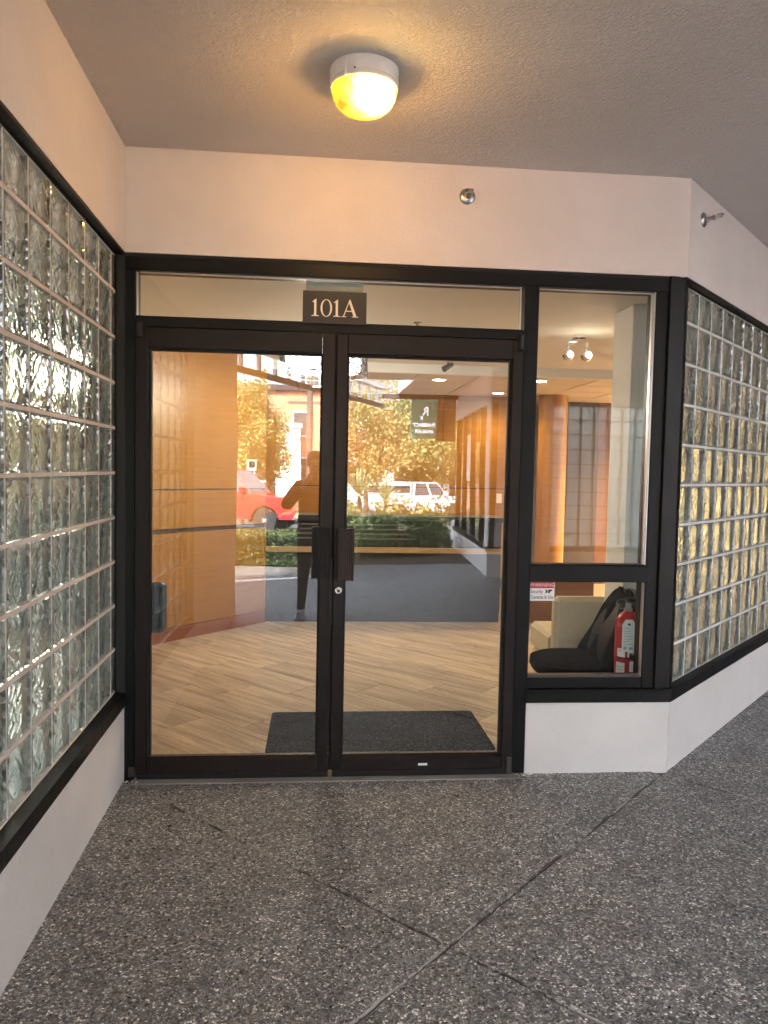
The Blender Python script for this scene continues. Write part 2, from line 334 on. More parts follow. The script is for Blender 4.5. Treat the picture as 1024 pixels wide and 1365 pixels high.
# ------------------------------------------------------------------ helpers
class MB:
    """collects geometry; build() links it as one mesh object"""
    def __init__(s): s.v = []; s.f = []; s.mi = []; s.cur = 0
    def add(s, vs, fs):
        o = len(s.v); s.v += [tuple(v) for v in vs]; s.f += [tuple(i+o for i in f) for f in fs]; s.mi += [s.cur]*len(fs); return s
    def box(s, x0, x1, y0, y1, z0, z1):
        vs = [(x0, y0, z0), (x1, y0, z0), (x1, y1, z0), (x0, y1, z0), (x0, y0, z1), (x1, y0, z1), (x1, y1, z1), (x0, y1, z1)]
        return s.add(vs, [(0, 3, 2, 1), (4, 5, 6, 7), (0, 1, 5, 4), (1, 2, 6, 5), (2, 3, 7, 6), (3, 0, 4, 7)])
    def bbox(s, x0, x1, y0, y1, z0, z1, b=.003):
        b = min(b, (x1-x0)*.45, (y1-y0)*.45, (z1-z0)*.45)
        bm = bmesh.new(); bmesh.ops.create_cube(bm, size=1)
        for v in bm.verts: v.co = Vector(((x0+x1)/2+v.co.x*(x1-x0), (y0+y1)/2+v.co.y*(y1-y0), (z0+z1)/2+v.co.z*(z1-z0)))
        bmesh.ops.bevel(bm, geom=bm.edges[:], offset=b, segments=1, affect='EDGES', profile=.7)
        bm.verts.index_update(); s.add([v.co[:] for v in bm.verts], [[v.index for v in f.verts] for f in bm.faces]); bm.free(); return s
    def prism(s, poly, z0, z1):
        n = len(poly); vs = [(x, y, z0) for x, y in poly]+[(x, y, z1) for x, y in poly]
        fs = [tuple(range(n-1, -1, -1)), tuple(range(n, 2*n))]+[(i, (i+1) % n, n+(i+1) % n, n+i) for i in range(n)]
        return s.add(vs, fs)
    def prism_y(s, poly, y0, y1):
        n = len(poly); vs = [(x, y0, z) for x, z in poly]+[(x, y1, z) for x, z in poly]
        fs = [tuple(range(n)), tuple(range(2*n-1, n-1, -1))]+[((i+1) % n, i, n+i, n+(i+1) % n) for i in range(n)]
        return s.add(vs, fs)
    def tube(s, pts, rad, n=8, cap=True):
        pts = [Vector(p) for p in pts]; rads = rad if isinstance(rad, (list, tuple)) else [rad]*len(pts)
        o = len(s.v); prev = None
        for i, p in enumerate(pts):
            d = (pts[min(i+1, len(pts)-1)]-pts[max(i-1, 0)]).normalized()
            if prev is None: a = d.orthogonal().normalized()
            else: a = (prev-d*prev.dot(d)).normalized()
            prev = a; b = d.cross(a)
            s.v += [tuple(p+rads[i]*(math.cos(2*math.pi*k/n)*a+math.sin(2*math.pi*k/n)*b)) for k in range(n)]
        m_ = len(pts); c0 = len(s.f)
        for i in range(m_-1):
            for k in range(n): s.f.append((o+i*n+k, o+i*n+(k+1) % n, o+(i+1)*n+(k+1) % n, o+(i+1)*n+k))
        if cap: s.f += [tuple(o+k for k in range(n-1, -1, -1)), tuple(o+(m_-1)*n+k for k in range(n))]
        s.mi += [s.cur]*(len(s.f)-c0); return s
    def lathe(s, prof, n=24, c=(0, 0, 0), ax='z'):
        """prof: list of (r, h) from one end to the other; closed with caps when r>0"""
        o = len(s.v); c0 = len(s.f)
        def P(r, h, t):
            a, b = r*math.cos(t), r*math.sin(t)
            return {'z': (c[0]+a, c[1]+b, c[2]+h), 'y': (c[0]+a, c[1]+h, c[2]-b), 'x': (c[0]+h, c[1]+a, c[2]+b)}[ax]
        for r, h in prof: s.v += [P(max(r, 1e-5), h, 2*math.pi*k/n) for k in range(n)]
        for i in range(len(prof)-1):
            for k in range(n): s.f.append((o+i*n+k, o+i*n+(k+1) % n, o+(i+1)*n+(k+1) % n, o+(i+1)*n+k))
        s.f += [tuple(o+k for k in range(n-1, -1, -1)), tuple(o+(len(prof)-1)*n+k for k in range(n))]
        s.mi += [s.cur]*(len(s.f)-c0); return s
    def mesh(s, name, mats, smooth=False):
        me = bpy.data.meshes.new(name); me.from_pydata(s.v, [], s.f); me.update()
        for mm_ in (mats if isinstance(mats, (list, tuple)) else [mats]): me.materials.append(MATS[mm_])
        if any(s.mi): me.polygons.foreach_set('material_index', s.mi)
        bm = bmesh.new(); bm.from_mesh(me); bmesh.ops.recalc_face_normals(bm, faces=bm.faces[:]); bm.to_mesh(me); bm.free()
        if smooth:
            me.polygons.foreach_set('use_smooth', [True]*len(me.polygons))
            me.set_sharp_from_angle(angle=R(40))
        return me
    def build(s, name, mats, parent=None, smooth=False): return link(name, s.mesh(name, mats, smooth), parent)

def link(name, data, parent=None, loc=None, rotz=None):
    o = bpy.data.objects.new(name, data); COL.objects.link(o); o.parent = parent
    if loc is not None: o.location = loc
    if rotz is not None: o.rotation_euler = (0, 0, rotz)
    return o
def tag(o, label, cat, group=None):
    o['label'] = label; o['category'] = cat
    if group: o['group'] = group
    return o
def thing(name, label, cat, loc=(0, 0, 0), rotz=0, group=None): return tag(link(name, None, None, loc, rotz), label, cat, group)
def struct(o, label=None):
    o['kind'] = 'structure'
    if label: o['label'] = label
    return o
def bx(name, mat, parent, *d, b=.003): return MB().bbox(*d, b=b).build(name, mat, parent)
def text_mesh(name, txt, size, mat, parent, extrude=.0006, align='CENTER', sx=1.0, bold=0):
    c = bpy.data.curves.new(name, 'FONT'); c.body = txt; c.size = size; c.extrude = extrude; c.align_x = align; c.align_y = 'CENTER'; c.resolution_u = 3; c.offset = bold
    t = bpy.data.objects.new('tmp', c); COL.objects.link(t)
    dg = bpy.context.evaluated_depsgraph_get(); me = bpy.data.meshes.new_from_object(t.evaluated_get(dg)); me.name = name
    bpy.data.objects.remove(t); me.materials.clear(); me.materials.append(MATS[mat])
    o = link(name, me, parent); o.rotation_euler = (R(90), 0, 0); o.scale = (sx, 1, 1); return o

# ================================================================== GROUND
# far ground: one sheet that falls gently toward the parking lot
g = MB()
def gz(y): return -.07 if y > -9 else -.07 - .037*(-9-y) if y > -60 else -.07-.037*51
ys = [400, 12, -9, -60, -400]; xs = [-400, -20, 20, 400]
for y in ys:
    for x in xs: g.v.append((x, y, gz(y)-.004))
for j in range(4):
    for i in range(3): g.f.append((j*4+i, j*4+i+1, (j+1)*4+i+1, (j+1)*4+i)); g.mi.append(0)
struct(g.build('ground', 'asphalt'), 'grey asphalt parking lot')

# porch paving: square slabs of exposed aggregate laid at 45 degrees, joints recessed
pave = struct(MB().prism([(-1.15, -9.2), (3.0, -9.2), (8.5, -6), (8.5, 6.6), (1.85, .05), (-1.15, .05)], -.065, -.008).build('pavement', 'joint_mortar'), 'dark joints under the aggregate paving slabs')
S = 1.82; c0 = np.array([.43, -1.32]); e1 = np.array([1, 1])/math.sqrt(2); e2 = np.array([1, -1])/math.sqrt(2)
def clip(poly, a, b, c):   # keep a*x+b*y <= c
    out = []
    for i in range(len(poly)):
        p, q = poly[i], poly[(i+1) % len(poly)]; dp, dq = a*p[0]+b*p[1]-c, a*q[0]+b*q[1]-c
        if dp <= 0: out.append(p)
        if dp*dq < 0: t = dp/(dp-dq); out.append((p[0]+t*(q[0]-p[0]), p[1]+t*(q[1]-p[1])))
    return out
for i in range(-5, 6):
    for j in range(-5, 7):
        gp = .004
        cs = [c0+e1*(S*(i+a)+(gp if a == 0 else -gp))+e2*(S*(j+b)+(gp if b == 0 else -gp)) for a, b in ((0, 0), (1, 0), (1, 1), (0, 1))]
        poly = [tuple(q) for q in cs]
        for cl in ((-1, 0, 1.15), (0, 1, .03 if j < 0 else 6), (1, 0, 8.2), (-.5, -1, 7.4)): poly = clip(poly, *cl) if poly else poly
        if len(poly) < 3: continue
        a2 = abs(sum(poly[k][0]*poly[(k+1) % len(poly)][1]-poly[(k+1) % len(poly)][0]*poly[k][1] for k in range(len(poly))))
        if a2 < .05: continue
        # arrises eroded into an irregular line, with a low chamfer
        P = [Vector((*q, 0)) for q in poly]; ring = []
        for k in range(len(P)):
            p, q = P[k], P[(k+1) % len(P)]; L = (q-p).length; nseg = max(1, int(L/.035)); nrm = Vector((-(q-p).y, (q-p).x, 0)).normalized()
            for s_ in range(nseg):
                ring.append(p.lerp(q, s_/nseg)+nrm*(random.uniform(-.002, .004) if s_ else 0))
        cen = sum(P, Vector())/len(P)
        n_ = len(ring); g = MB()
        inner = [r_+(cen-r_).normalized()*(.003+random.uniform(0, .005)) for r_ in ring]
        g.add([(r_.x, r_.y, -.03) for r_ in ring]+[(r_.x, r_.y, -.004) for r_ in ring]+[(r_.x, r_.y, 0) for r_ in inner], [])
        g.cur = 1
        f1 = [(k, (k+1) % n_, n_+(k+1) % n_, n_+k) for k in range(n_)]+[(n_+k, n_+(k+1) % n_, 2*n_+(k+1) % n_, 2*n_+k) for k in range(n_)]
        g.f += f1; g.mi += [1]*len(f1); g.f.append(tuple(range(2*n_, 3*n_))); g.mi.append(0)
        g.build('paving_slab', ['aggregate', 'worn_edge'], pave)
struct(MB().prism([(-3.3, -9.2), (-3.3, -6.2), (.2, -7.2), (3.0, -8.6), (3.0, -9.2)], -.06, -.002).build('sidewalk', 'aggregate'))
k = MB()
a, b = Vector((-1.1, -6.15, 0)), Vector((.1, -6.95, 0)); d = (b-a).normalized(); nn = Vector((-d.y, d.x, 0))*.06
struct(MB().prism([tuple((a-nn)[:2]), tuple((b-nn)[:2]), tuple((b+nn)[:2]), tuple((a+nn)[:2])], .0, .004).build('painted_line', 'road_paint', None), 'white painted line crossing the pavement')
struct(MB().prism([(-6, -9.0), (2.7, -11.5), (2.7, -8.4), (-6, -7.5)], -.05, .004).build('planting_bed', 'soil'))
struct(MB().bbox(-60, 60, -12.6, -12.4, -.3, .02, b=.02).build('kerb', 'concrete'))

# ================================================================== WALLS AND CEILING OF THE PORCH
ceil = MB().prism([(-3.2, -4.1), (-1.62, -4.1), (.275, -8.4), (1.5, -8.4), (1.5, -10.65), (3.3, -10.65), (3.3, -6.89), (9.6, -6.89), (9.6, -5.0), (4.7, -5.0), (4.7, -2.4), (9.6, -2.4), (9.6, 5.2), (13, 8.5), (-3.2, 8.5)], 2.8905, 3.25).build('porch_ceiling', 'ceiling_texture')  # out-of-view openings in this roof are shaped to let daylight in
struct(ceil, 'taupe textured stucco ceiling over the entrance')
AL = R(1.1556); AR = R(44.7524); XL = -.8766; XR = 1.7592; ZC, ZB, ZS = 2.8904, 2.4275, .353
tag(MB().box(XL+.0, XR-.0005, .0, .22, ZB, ZC).build('upper_wall', 'pink_stucco'), 'pink stucco band above the glass entrance doors', 'wall')

def glass_wall(nm, origin, rotz, sg, L, c_first, zrow0, ncol, bmat, mmat, words, LP):
    """wall along local X (sg = direction), porch side is local +Y, glass recessed 40 mm"""
    def X(a, b): return (min(sg*a, sg*b), max(sg*a, sg*b))
    upw = thing('upper_wall', words[0], 'wall', origin, rotz)
    MB().box(*X(.0, L), -.24, 0, ZB, ZC-.001).build('stucco_band', 'pink_stucco', upw)
    if LP < L: MB().box(*X(LP, L), -.24, -.0005, ZS+.0005, ZB-.0005).build('stucco_pier', 'pink_stucco', upw)
    L0, L = L, LP
    low = thing('low_wall', words[1], 'wall', origin, rotz)
    MB().box(*X(.0, L0), -.24, 0, -.05, ZS).build('stucco_base', 'pony_paint', low)
    pan = thing('glass_block_panel', words[2], 'glass panel', (origin[0], origin[1], 0), rotz, 'glass block panels of the entrance')
    # sill: flat top and front face, mitred look
    sl_ = MB(); x0, x1 = X(.0, L)
    prof = [(.006, ZS), (.006, ZS+.058), (-.045, ZS+.066), (-.12, ZS+.066), (-.12, ZS)]
    n_ = len(prof)
    sl_.add([(x0, y, z) for y, z in prof]+[(x1, y, z) for y, z in prof], [tuple(range(n_)), tuple(range(2*n_-1, n_-1, -1))]+[(i, (i+1) % n_, n_+(i+1) % n_, n_+i) for i in range(n_)])
    sl_.build('sill', 'frame_black', pan)
    MB().box(*X(.0, L), -.052, -.001, ZB-.012, ZB-.0005).box(*X(.0, L), -.12, -.036, ZB-.022, ZB-.0125).build('head_trim', 'frame_black', pan)
    jw = .018 if sg > 0 else .05
    MB().box(*X(.0005, jw), -.12, -.0375, ZS+.067, ZB-.023).build('jamb_trim', 'frame_black', pan)
    BS = .203; J = .010; zb_ = zrow0-10*BS
    # one shared block mesh, front pillowed
    bm_ = MB(); hw = (BS-J)/2
    rings = [(hw, -.075), (hw, -.002), (hw-.005, .0015), (hw-.010, -.0035), (hw-.017, -.002), (hw-.05, .0)]
    vs = []
    for hh, y in rings: vs += [(-hh, y, -hh), (hh, y, -hh), (hh, y, hh), (-hh, y, hh)]
    fs = [(3, 2, 1, 0)]+[(q*4+i, q*4+(i+1) % 4, q*4+4+(i+1) % 4, q*4+4+i) for q in range(len(rings)-1) for i in range(4)]+[tuple(range(len(rings)*4-4, len(rings)*4))]
    bm_.add(vs, fs); bme = bm_.mesh('glass_block', bmat)
    cols = []; c = c_first
    xs_ = [c_first+i*BS for i in range(-2, ncol+1)]
    lo, hi = jw, L-.03
    for i in range(len(xs_)-1):
        a_, b_ = xs_[i]+J/2, xs_[i+1]-J/2
        if b_ < lo+.012 or a_ > hi-.03: continue
        full = a_ >= lo and b_ <= hi
        for r in range(10):
            z = zrow0-(r+.5)*BS
            o = link('glass_block', bme, pan, (sg*(a_+b_)/2, -.04, z))
            if not full:
                a2, b2 = max(a_, lo-.004), min(b_, hi); o.location.x = sg*(a2+b2)/2; o.scale.x = (b2-a2)/(b_-a_)
            o.rotation_euler = (R(random.uniform(-.35, .35)), 0, R(random.uniform(-.35, .35)))
    mt = MB()
    for r in range(0, 11):
        z = zrow0-r*BS; mt.box(*X(jw, hi+.01), -.115, -.0378+random.uniform(-.0004, .0004), max(z-J/2-.0015, ZS+.0665), min(z+J/2+.0015, ZB-.0226))
    for x_ in xs_:
        if x_-J/2 < lo or x_+J/2 > hi+.01: continue
        for r in range(10):
            z = zrow0-r*BS; mt.box(*X(x_-J/2+.0015, x_+J/2-.0015), -.115, -.0388, z-BS+J/2+.0015, z-J/2-.0015)
    mt.build('mortar_grid', mmat, pan)
    return pan
glass_wall('left', (XL, 0, 0), AL-R(90), 1, 4.05, .0877, 2.4482, 20, 'glass_block', 'block_mortar',
           ('warm pink stucco band above the left glass block panel', 'pale low wall under the left glass block panel', 'left glass block panel with pinkish mortar beside the doors'), 1.74)
glass_wall('right', (XR, 0, 0), AR+R(180), -1, 3.2, .3081, 2.4402, 14, 'glass_block', 'block_mortar_white',
           ('grey shaded stucco band above the right glass block panel', 'grey shaded low wall angling away at right', 'right glass block panel with white mortar angling away from corner'), 3.2)
tag(MB().bbox(1.0315, XR-.0005, .0, .2, -.05, ZS, b=.004).build('low_wall', 'pony_paint'), 'bright white low wall under the side window', 'wall')
tag(MB().box(-1.16, -.8762, .012, .16, -.05, 2.88).build('return_wall', 'dark_trim'), 'hidden dark return added to stop light leaking at the left door jamb', 'wall')  # unseen closing piece added against light leaking past the frame
# crumbs of plaster where walls meet the paving
crumb = MB()
for i in range(26):
    if i < 9: x, y = random.uniform(-.87, -.80), random.uniform(-.05, -.02)
    elif i < 20: x, y = random.uniform(.97, 1.07), random.uniform(-.03, -.005)
    else: x, y = random.uniform(1.05, 1.75), random.uniform(-.014, -.004)
    r_ = random.uniform(.002, .006); crumb.lathe([(r_*.8, 0), (r_, r_*.5), (r_*.5, r_*1.2)], 5, (x, y, 0))
cr = crumb.build('plaster_crumbs', 'plaster_crumb'); cr['kind'] = 'stuff'; cr['label'] = 'white plaster crumbs along the foot of the door frame'
struct(MB().bbox(-.835, .985, -.062, .10, -.03, .004, b=.003).build('threshold', 'concrete'))

# ================================================================== STOREFRONT FRAME
fr = thing('storefront_frame', 'black aluminium frame around the doors, transom and side window', 'frame')
FY = .004
bx('jamb', 'frame_black', fr, -.8755, -.831, FY, .11, .0, 2.352)
bx('header', 'frame_black', fr, -.8755, 1.7, FY, .11, 2.3525, 2.4262)
MB().box(-.8755, 1.69, FY-.0035, FY+.02, 2.4125, 2.4225).build('header_seal', 'gasket', fr)
bx('transom_bar', 'frame_black', fr, -.8305, .9675, FY+.001, .11, 2.1, 2.149)
bx('mullion', 'frame_black', fr, .968, 1.037, FY-.001, .112, .0, 2.352)
bx('window_jamb', 'frame_black', fr, 1.612, 1.672, FY, .11, .421, 2.352)
bx('middle_rail', 'frame_black', fr, 1.029, 1.628, FY-.004, .1, .946, 1.029)
bx('bottom_rail', 'frame_black', fr, 1.029, 1.6115, FY+.001, .1, .4215, .474)
# corner post: folded faces turning from the facade to the angled wall
MB().prism([(1.6725, .09), (1.6725, -.002), (1.676, -.010), (1.722, -.004), (1.7225, .006), (1.7575, .010), (1.79, .045), (1.72, .1)], .4195, 2.4258).build('corner_post', 'frame_black', fr)
# sill of the side window, mitred at the corner
MB().prism([(1.03, .1), (1.03, -.008), (1.7626, -.008), (1.7662, .012), (1.80, .05), (1.7, .1)], ZS+.0005, .4185).build('sill', 'frame_black', fr)
MB().prism([(1.04, .0), (1.04, -.016), (1.72, -.016), (1.72, .0)], .385, .412).build('sill_lip', 'frame_black', fr)
# bright glazing edges
gz_ = 'aluminium'
MB().box(-.818, .952, .03, .044, 2.3465, 2.3515).build('glazing_bead', gz_, fr)
MB().box(-.8295, -.8235, .012, .03, 2.152, 2.345).build('glazing_bead', gz_, fr)
MB().box(.9505, .9555, .02, .036, 2.152, 2.351).build('glazing_bead', gz_, fr)
MB().box(1.6, 1.607, .022, .04, 1.036, 2.346).box(1.6075, 1.6115, .01, .05, 1.03, 2.352).build('glazing_bead', gz_, fr)
MB().box(1.032, 1.6, .03, .044, 2.3465, 2.351).build('glazing_bead', gz_, fr)
MB().box(1.03, 1.61, .010, .03, 1.0295, 1.0325).build('glazing_bead', 'frame_black', fr)
MB().box(1.608, 1.6112, .012, .04, .476, .944).build('glazing_bead', gz_, fr)
MB().box(1.03, 1.606, .008, .04, .4745, .487).build('glazing_bead', 'canopy_metal', fr)
for nm, d in (('transom_pane', (-.829, .967, .046, .054, 2.146, 2.355)), ('window_pane', (1.027, 1.614, .046, .054, 1.027, 2.354)), ('window_pane', (1.027, 1.614, .046, .054, .472, .948))):
    MB().box(*d).build(nm, 'low_glass' if d[5] < 1 else 'window_glass', fr)
MB().box(-.064, .204, .0565, .058, 2.151, 2.346).build('backing_card', 'card_grey', fr)
for x in (-.812, .951):   # pivot housings
    o = MB().bbox(x-.017, x+.017, -.022, .003, 2.043, 2.122, b=.006); o.lathe([(.011, 0), (.011, .066)], 12, (x, -.024, 2.05)); o.build('pivot_housing', 'handle_black', fr)
bx('bottom_pivot', 'canopy_metal', fr, .939, .966, -.02, .003, .005, .088)
# small marks: paint chips at the foot of the jamb
MB().bbox(-.858, -.815, -.0005, .0035, .012, .06, b=.001).build('worn_patch', 'canopy_metal', fr)

# number plate
pl = thing('number_plate', 'dark plate reading 101A in cream serif letters above the doors', 'sign')
bx('plate', 'plate_face', pl, -.077, .217, -.008, .003, 2.139, 2.288, b=.002)
H = .078; X0 = -.033; Z0 = 2.173; Y0 = -.0082
def glyph(parts, x, name='letter'):
    g_ = MB()
    for pp in parts: g_.prism_y([(x+px*H, Z0+pz*H) for px, pz in pp], Y0-.0015, Y0+.001)
    return g_.build(name, 'gold_letter', pl)
one = [[(.10, .05), (.235, .05), (.235, 1.0), (.20, 1.0), (.10, .90)], [(-.02, .82), (.10, .80), (.10, .90), (.19, 1.0)], [(-.05, 0), (.385, 0), (.385, .035), (.235, .07), (.10, .07), (-.05, .035)]]
glyph(one, X0); glyph(one, .0663)
g_ = MB(); n_ = 36; cx = .031; ro = (.34, .515); ri = (.235, .475)
vs = []
for y in (Y0-.0015, Y0+.001):
    for rr_ in (ro, ri): vs += [(cx+H*rr_[0]*math.cos(2*math.pi*k/n_), y, Z0+H*(.49+rr_[1]*math.sin(2*math.pi*k/n_))) for k in range(n_)]
fs = []
for k in range(n_):
    q = (k+1) % n_
    fs += [(k, q, n_+q, n_+k), (2*n_+q, 2*n_+k, 3*n_+k, 3*n_+q), (k, 2*n_+k, 2*n_+q, q), (n_+k, n_+q, 3*n_+q, 3*n_+k)]
g_.add(vs, fs).build('letter', 'gold_letter', pl)
A = [[(.03, .03), (.09, .03), (.42, .94), (.40, 1.02)], [(.40, 1.02), (.46, 1.02), (.83, .03), (.66, .03), (.37, .86)], [(.20, .32), (.63, .32), (.62, .375), (.21, .375)], [(-.06, 0), (.22, 0), (.22, .035), (-.06, .035)], [(.56, 0), (.93, 0), (.93, .04), (.56, .04)]]
glyph(A, .106)

# warning sticker
ws = thing('warning_sticker', 'white and red security camera warning sticker on the low window', 'sticker', (.024, 0, 0))
MB().box(1.021, 1.1455, .0435, .0452, .8465, .9445).build('sticker_sheet', 'paper_white', ws)
MB().box(1.0235, 1.1425, .0428, .0434, .9085, .9415).build('red_band', 'print_red', ws)
t = text_mesh('lettering', 'WARNING', .0255, 'paper_white', ws, sx=1.06); t.location = (1.083, .0424, .925)
t = text_mesh('lettering', 'Security', .0255, 'print_black', ws, align='LEFT', sx=.72); t.location = (1.026, .0428, .892)
t = text_mesh('lettering', 'Cameras In Use', .0255, 'print_black', ws, align='LEFT', sx=.70); t.location = (1.026, .0428, .8645)
cs_ = MB(); cs_.prism_y([(1.098, .885), (1.108, .885), (1.112, .893), (1.108, .901), (1.098, .901), (1.103, .893)], .0426, .043)
cs_.prism_y([(1.114, .884), (1.122, .884), (1.124, .892), (1.134, .896), (1.134, .902), (1.114, .902)], .0426, .043); cs_.build('camera_symbol', 'print_black', ws)

# ================================================================== DOORS
def door(label, x0, x1, gx0, gx1, hinge):
    d_ = thing('glass_door', label, 'door', (0, 0, 0), 0, 'entrance double doors')
    B = 'door_bronze'
    bx('stile', B, d_, x0, gx0-.012 if hinge < 0 else gx0-.006, -.012, .04, .034, 2.0965, b=.004)
    bx('stile', B, d_, gx1+(.006 if hinge < 0 else .012), x1, -.012, .04, .034, 2.0965, b=.004)
    a_, b_ = (gx0-.0115, gx1+.0055) if hinge < 0 else (gx0-.0055, gx1+.0115)
    bx('top_rail', B, d_, a_, b_, -.0115, .04, 2.005, 2.096, b=.002)
    bt_ = MB(); pr = [(-.011, .034), (-.011, .088), (.014, .104), (.04, .104), (.04, .034)]
    bt_.add([(a_, y, z) for y, z in pr]+[(b_, y, z) for y, z in pr], [(0, 1, 2, 3, 4), (9, 8, 7, 6, 5)]+[(i, (i+1) % 5, 5+(i+1) % 5, 5+i) for i in range(5)])
    bt_.build('bottom_rail', B, d_)
    bx('door_sweep', 'handle_black', d_, x0+.01, x1-.004, -.016, .03, .005, .0335, b=.002)
    s_ = MB(); s_.box(gx0-.012 if hinge < 0 else gx0-.006, gx0+.001, .004, .03, .1045, 2.0045); s_.box(gx1-.001, gx1+(.006 if hinge < 0 else .012), .004, .03, .1045, 2.0045); s_.box(gx0+.001, gx1-.001, .004, .03, 1.9935, 2.0045)
    s_.build('glazing_stop', 'gasket', d_)
    MB().box(gx0-.005, gx1+.005, .014, .021, .1, 2.0).build('glass_pane', 'door_glass', d_)
    return d_
dl = door('left glass door leaf with dark ribbed pull handle', -.8285, .0770, -.759, .011, -1)
dr = door('right glass door leaf with ribbed pull in a brownish reflection tone and keyhole lock', .0825, .9665, .142, .902, 1)
def pull(d_, x0, x1, z0, z1, mat, bxpos):
    h_ = MB(); nrib = 9; wd = (x1-x0)/nrib
    for i in range(nrib):
        a_ = x0+i*wd; y = -.062+.004*math.sin(i*1.3)
        h_.bbox(a_+.0004, a_+wd-.0004, -.064, -.052, z0, z1, b=.0022)
    h_.box(x0+.001, x1-.001, -.0535, -.050, z0+.001, z1-.001)
    o = h_.build('pull_handle', mat, d_)
    for z in (z0+.03, z1-.03): bx('bracket', 'gasket', o, bxpos-.008, bxpos+.008, -.05, -.0125, z-.014, z+.014)
    bx('edge_plate', 'gasket', o, bxpos-.007, bxpos+.006, -.056, -.0495, z0+.003, z1-.003)
pull(dl, -.020, .053, .962, 1.203, 'handle_black', .056)
pull(dr, .103, .178, .953, 1.197, 'handle_brown_reflect', .100)
bx('meeting_strip', 'gasket', dl, .0705, .0875, .041, .05, .034, 2.0965)
bx('meeting_strip', 'gasket', dl, .0775, .0815, -.004, .041, .034, 2.0965, b=.0005)
bx('astragal', 'handle_black', dl, .062, .0805, -.021, -.0125, .733, 1.052)
bx('lock_plate', 'handle_black', dr, .0835, .1335, -.0155, -.0122, .735, .948, b=.001)
lk = MB().lathe([(.0175, 0), (.0175, -.008), (.0155, -.011), (.008, -.0115)], 24, (.1085, -.0158, .902), 'y').build('lock_cylinder', 'chrome', dr, True)
MB().lathe([(.007, 0), (.007, -.001)], 14, (.1085, -.0274, .900), 'y').build('keyway', 'canopy_metal', lk)
MB().box(.1073, .1097, -.0292, -.0286, .893, .903).build('keyhole', 'gasket', lk)
MB().lathe([(.006, 0), (.006, -.002)], 12, (.1105, -.0157, .758), 'y').build('screw', 'gasket', dr)
bx('maker_label', 'paper_white', dr, .507, .551, -.0125, -.0112, .053, .064, b=.0003)
for z in (.148, .118, .20): bx('screw', 'aluminium', dl, .0715, .0735, -.0133, -.0118, z, z+.004, b=.0004)
# push paddle on the inside of the left leaf
pd = MB(); pp = [(-.765, .69), (-.72, .69)]+[(-.72+.025*math.sin(R(t_)), .715-.025*math.cos(R(t_))) for t_ in range(15, 91, 15)]+[(-.695+.0, .90)]+[(-.72+.025*math.cos(R(t_)), .90+.025*math.sin(R(t_))) for t_ in range(15, 91, 15)]+[(-.765, .925)]
pd.prism_y(pp, .022, .05); po = pd.build('push_paddle', 'black_plastic', dl)
pd = MB(); pp2 = [(-.763+(x+.763)*.78, .807+(z-.807)*.88) for x, z in pp]; pd.prism_y(pp2, .0213, .0219); pd.build('paddle_face', 'frame_black', po)

# ================================================================== CEILING LAMP AND SPRINKLERS
lamp = thing('ceiling_lamp', 'lit amber bowl lamp with white base on the porch ceiling', 'lamp', (.147, -.777, 2.89))
MB().lathe([(.122, 0), (.1235, -.012), (.1235, -.044), (.121, -.048)], 40).build('base', 'white_enamel', lamp, True)
MB().lathe([(.1205, -.0483), (.1225, -.052), (.1225, -.062), (.119, -.066)], 40).build('rim', 'white_enamel', lamp, True)
MB().lathe([(.118, -.0662), (.1165, -.075), (.112, -.095), (.100, -.118), (.080, -.136), (.052, -.147), (.02, -.151), (.0, -.1515)], 40).build('bowl', 'lamp_bowl', lamp, True)
bl = MB().lathe([(.006, -.055), (.012, -.065), (.020, -.085), (.022, -.098), (.015, -.112), (.0, -.118)], 16, (.03, -.03, 0)).build('bulb', 'bulb_glow', lamp, True)
lamp_l = bpy.data.lights.new('bulb_light', 'POINT'); lamp_l.energy = 1.9; lamp_l.color = (1, .76, .46); lamp_l.shadow_soft_size = .055
link('lamp_light', lamp_l, lamp, (.005, -.01, -.09))
bx('clip', 'white_enamel', lamp, -.075, -.067, -.108, -.094, -.07, -.005)
MB().lathe([(.003, 0), (.003, -.004)], 8, (-.04, -.119, -.05), 'y').build('screw', 'dark_trim', lamp)

def sprinkler(label, loc, rotz, stem):
    s_ = thing('sprinkler_head', label, 'sprinkler', loc, rotz, 'fire sprinkler heads')
    MB().lathe([(.037, 0), (.037, -.003), (.030, -.010), (.012, -.013), (.011, -.013)], 28, ax='y').build('escutcheon', 'sprinkler_metal', s_, True)
    MB().tube([(0, -.012, 0), (0, -stem, 0)], [.010, .009], 12).lathe([(.013, 0), (.013, -.012)], 6, (0, -stem, 0), 'y').build('stem', 'sprinkler_metal', s_)
    a = MB()
    for sx in (-1, 1): a.tube([(sx*.010, -stem-.01, 0), (sx*.016, -stem-.022, 0), (0, -stem-.040, 0)], .0025, 6)
    a.build('frame_arm', 'sprinkler_metal', s_)
    MB().bbox(-.016, .016, -stem-.052, -stem-.022, .010, .0122, b=.0008).bbox(-.006, .006, -stem-.044, -stem-.038, -.004, .011, b=.0008).build('deflector', 'sprinkler_metal', s_)
sprinkler('chrome sprinkler head on the pink wall above the right door', (.677, 0, 2.75), 0, .02)
sprinkler('chrome sprinkler with long stem on the grey angled wall', (1.898, .1385, 2.748), AR, .045)
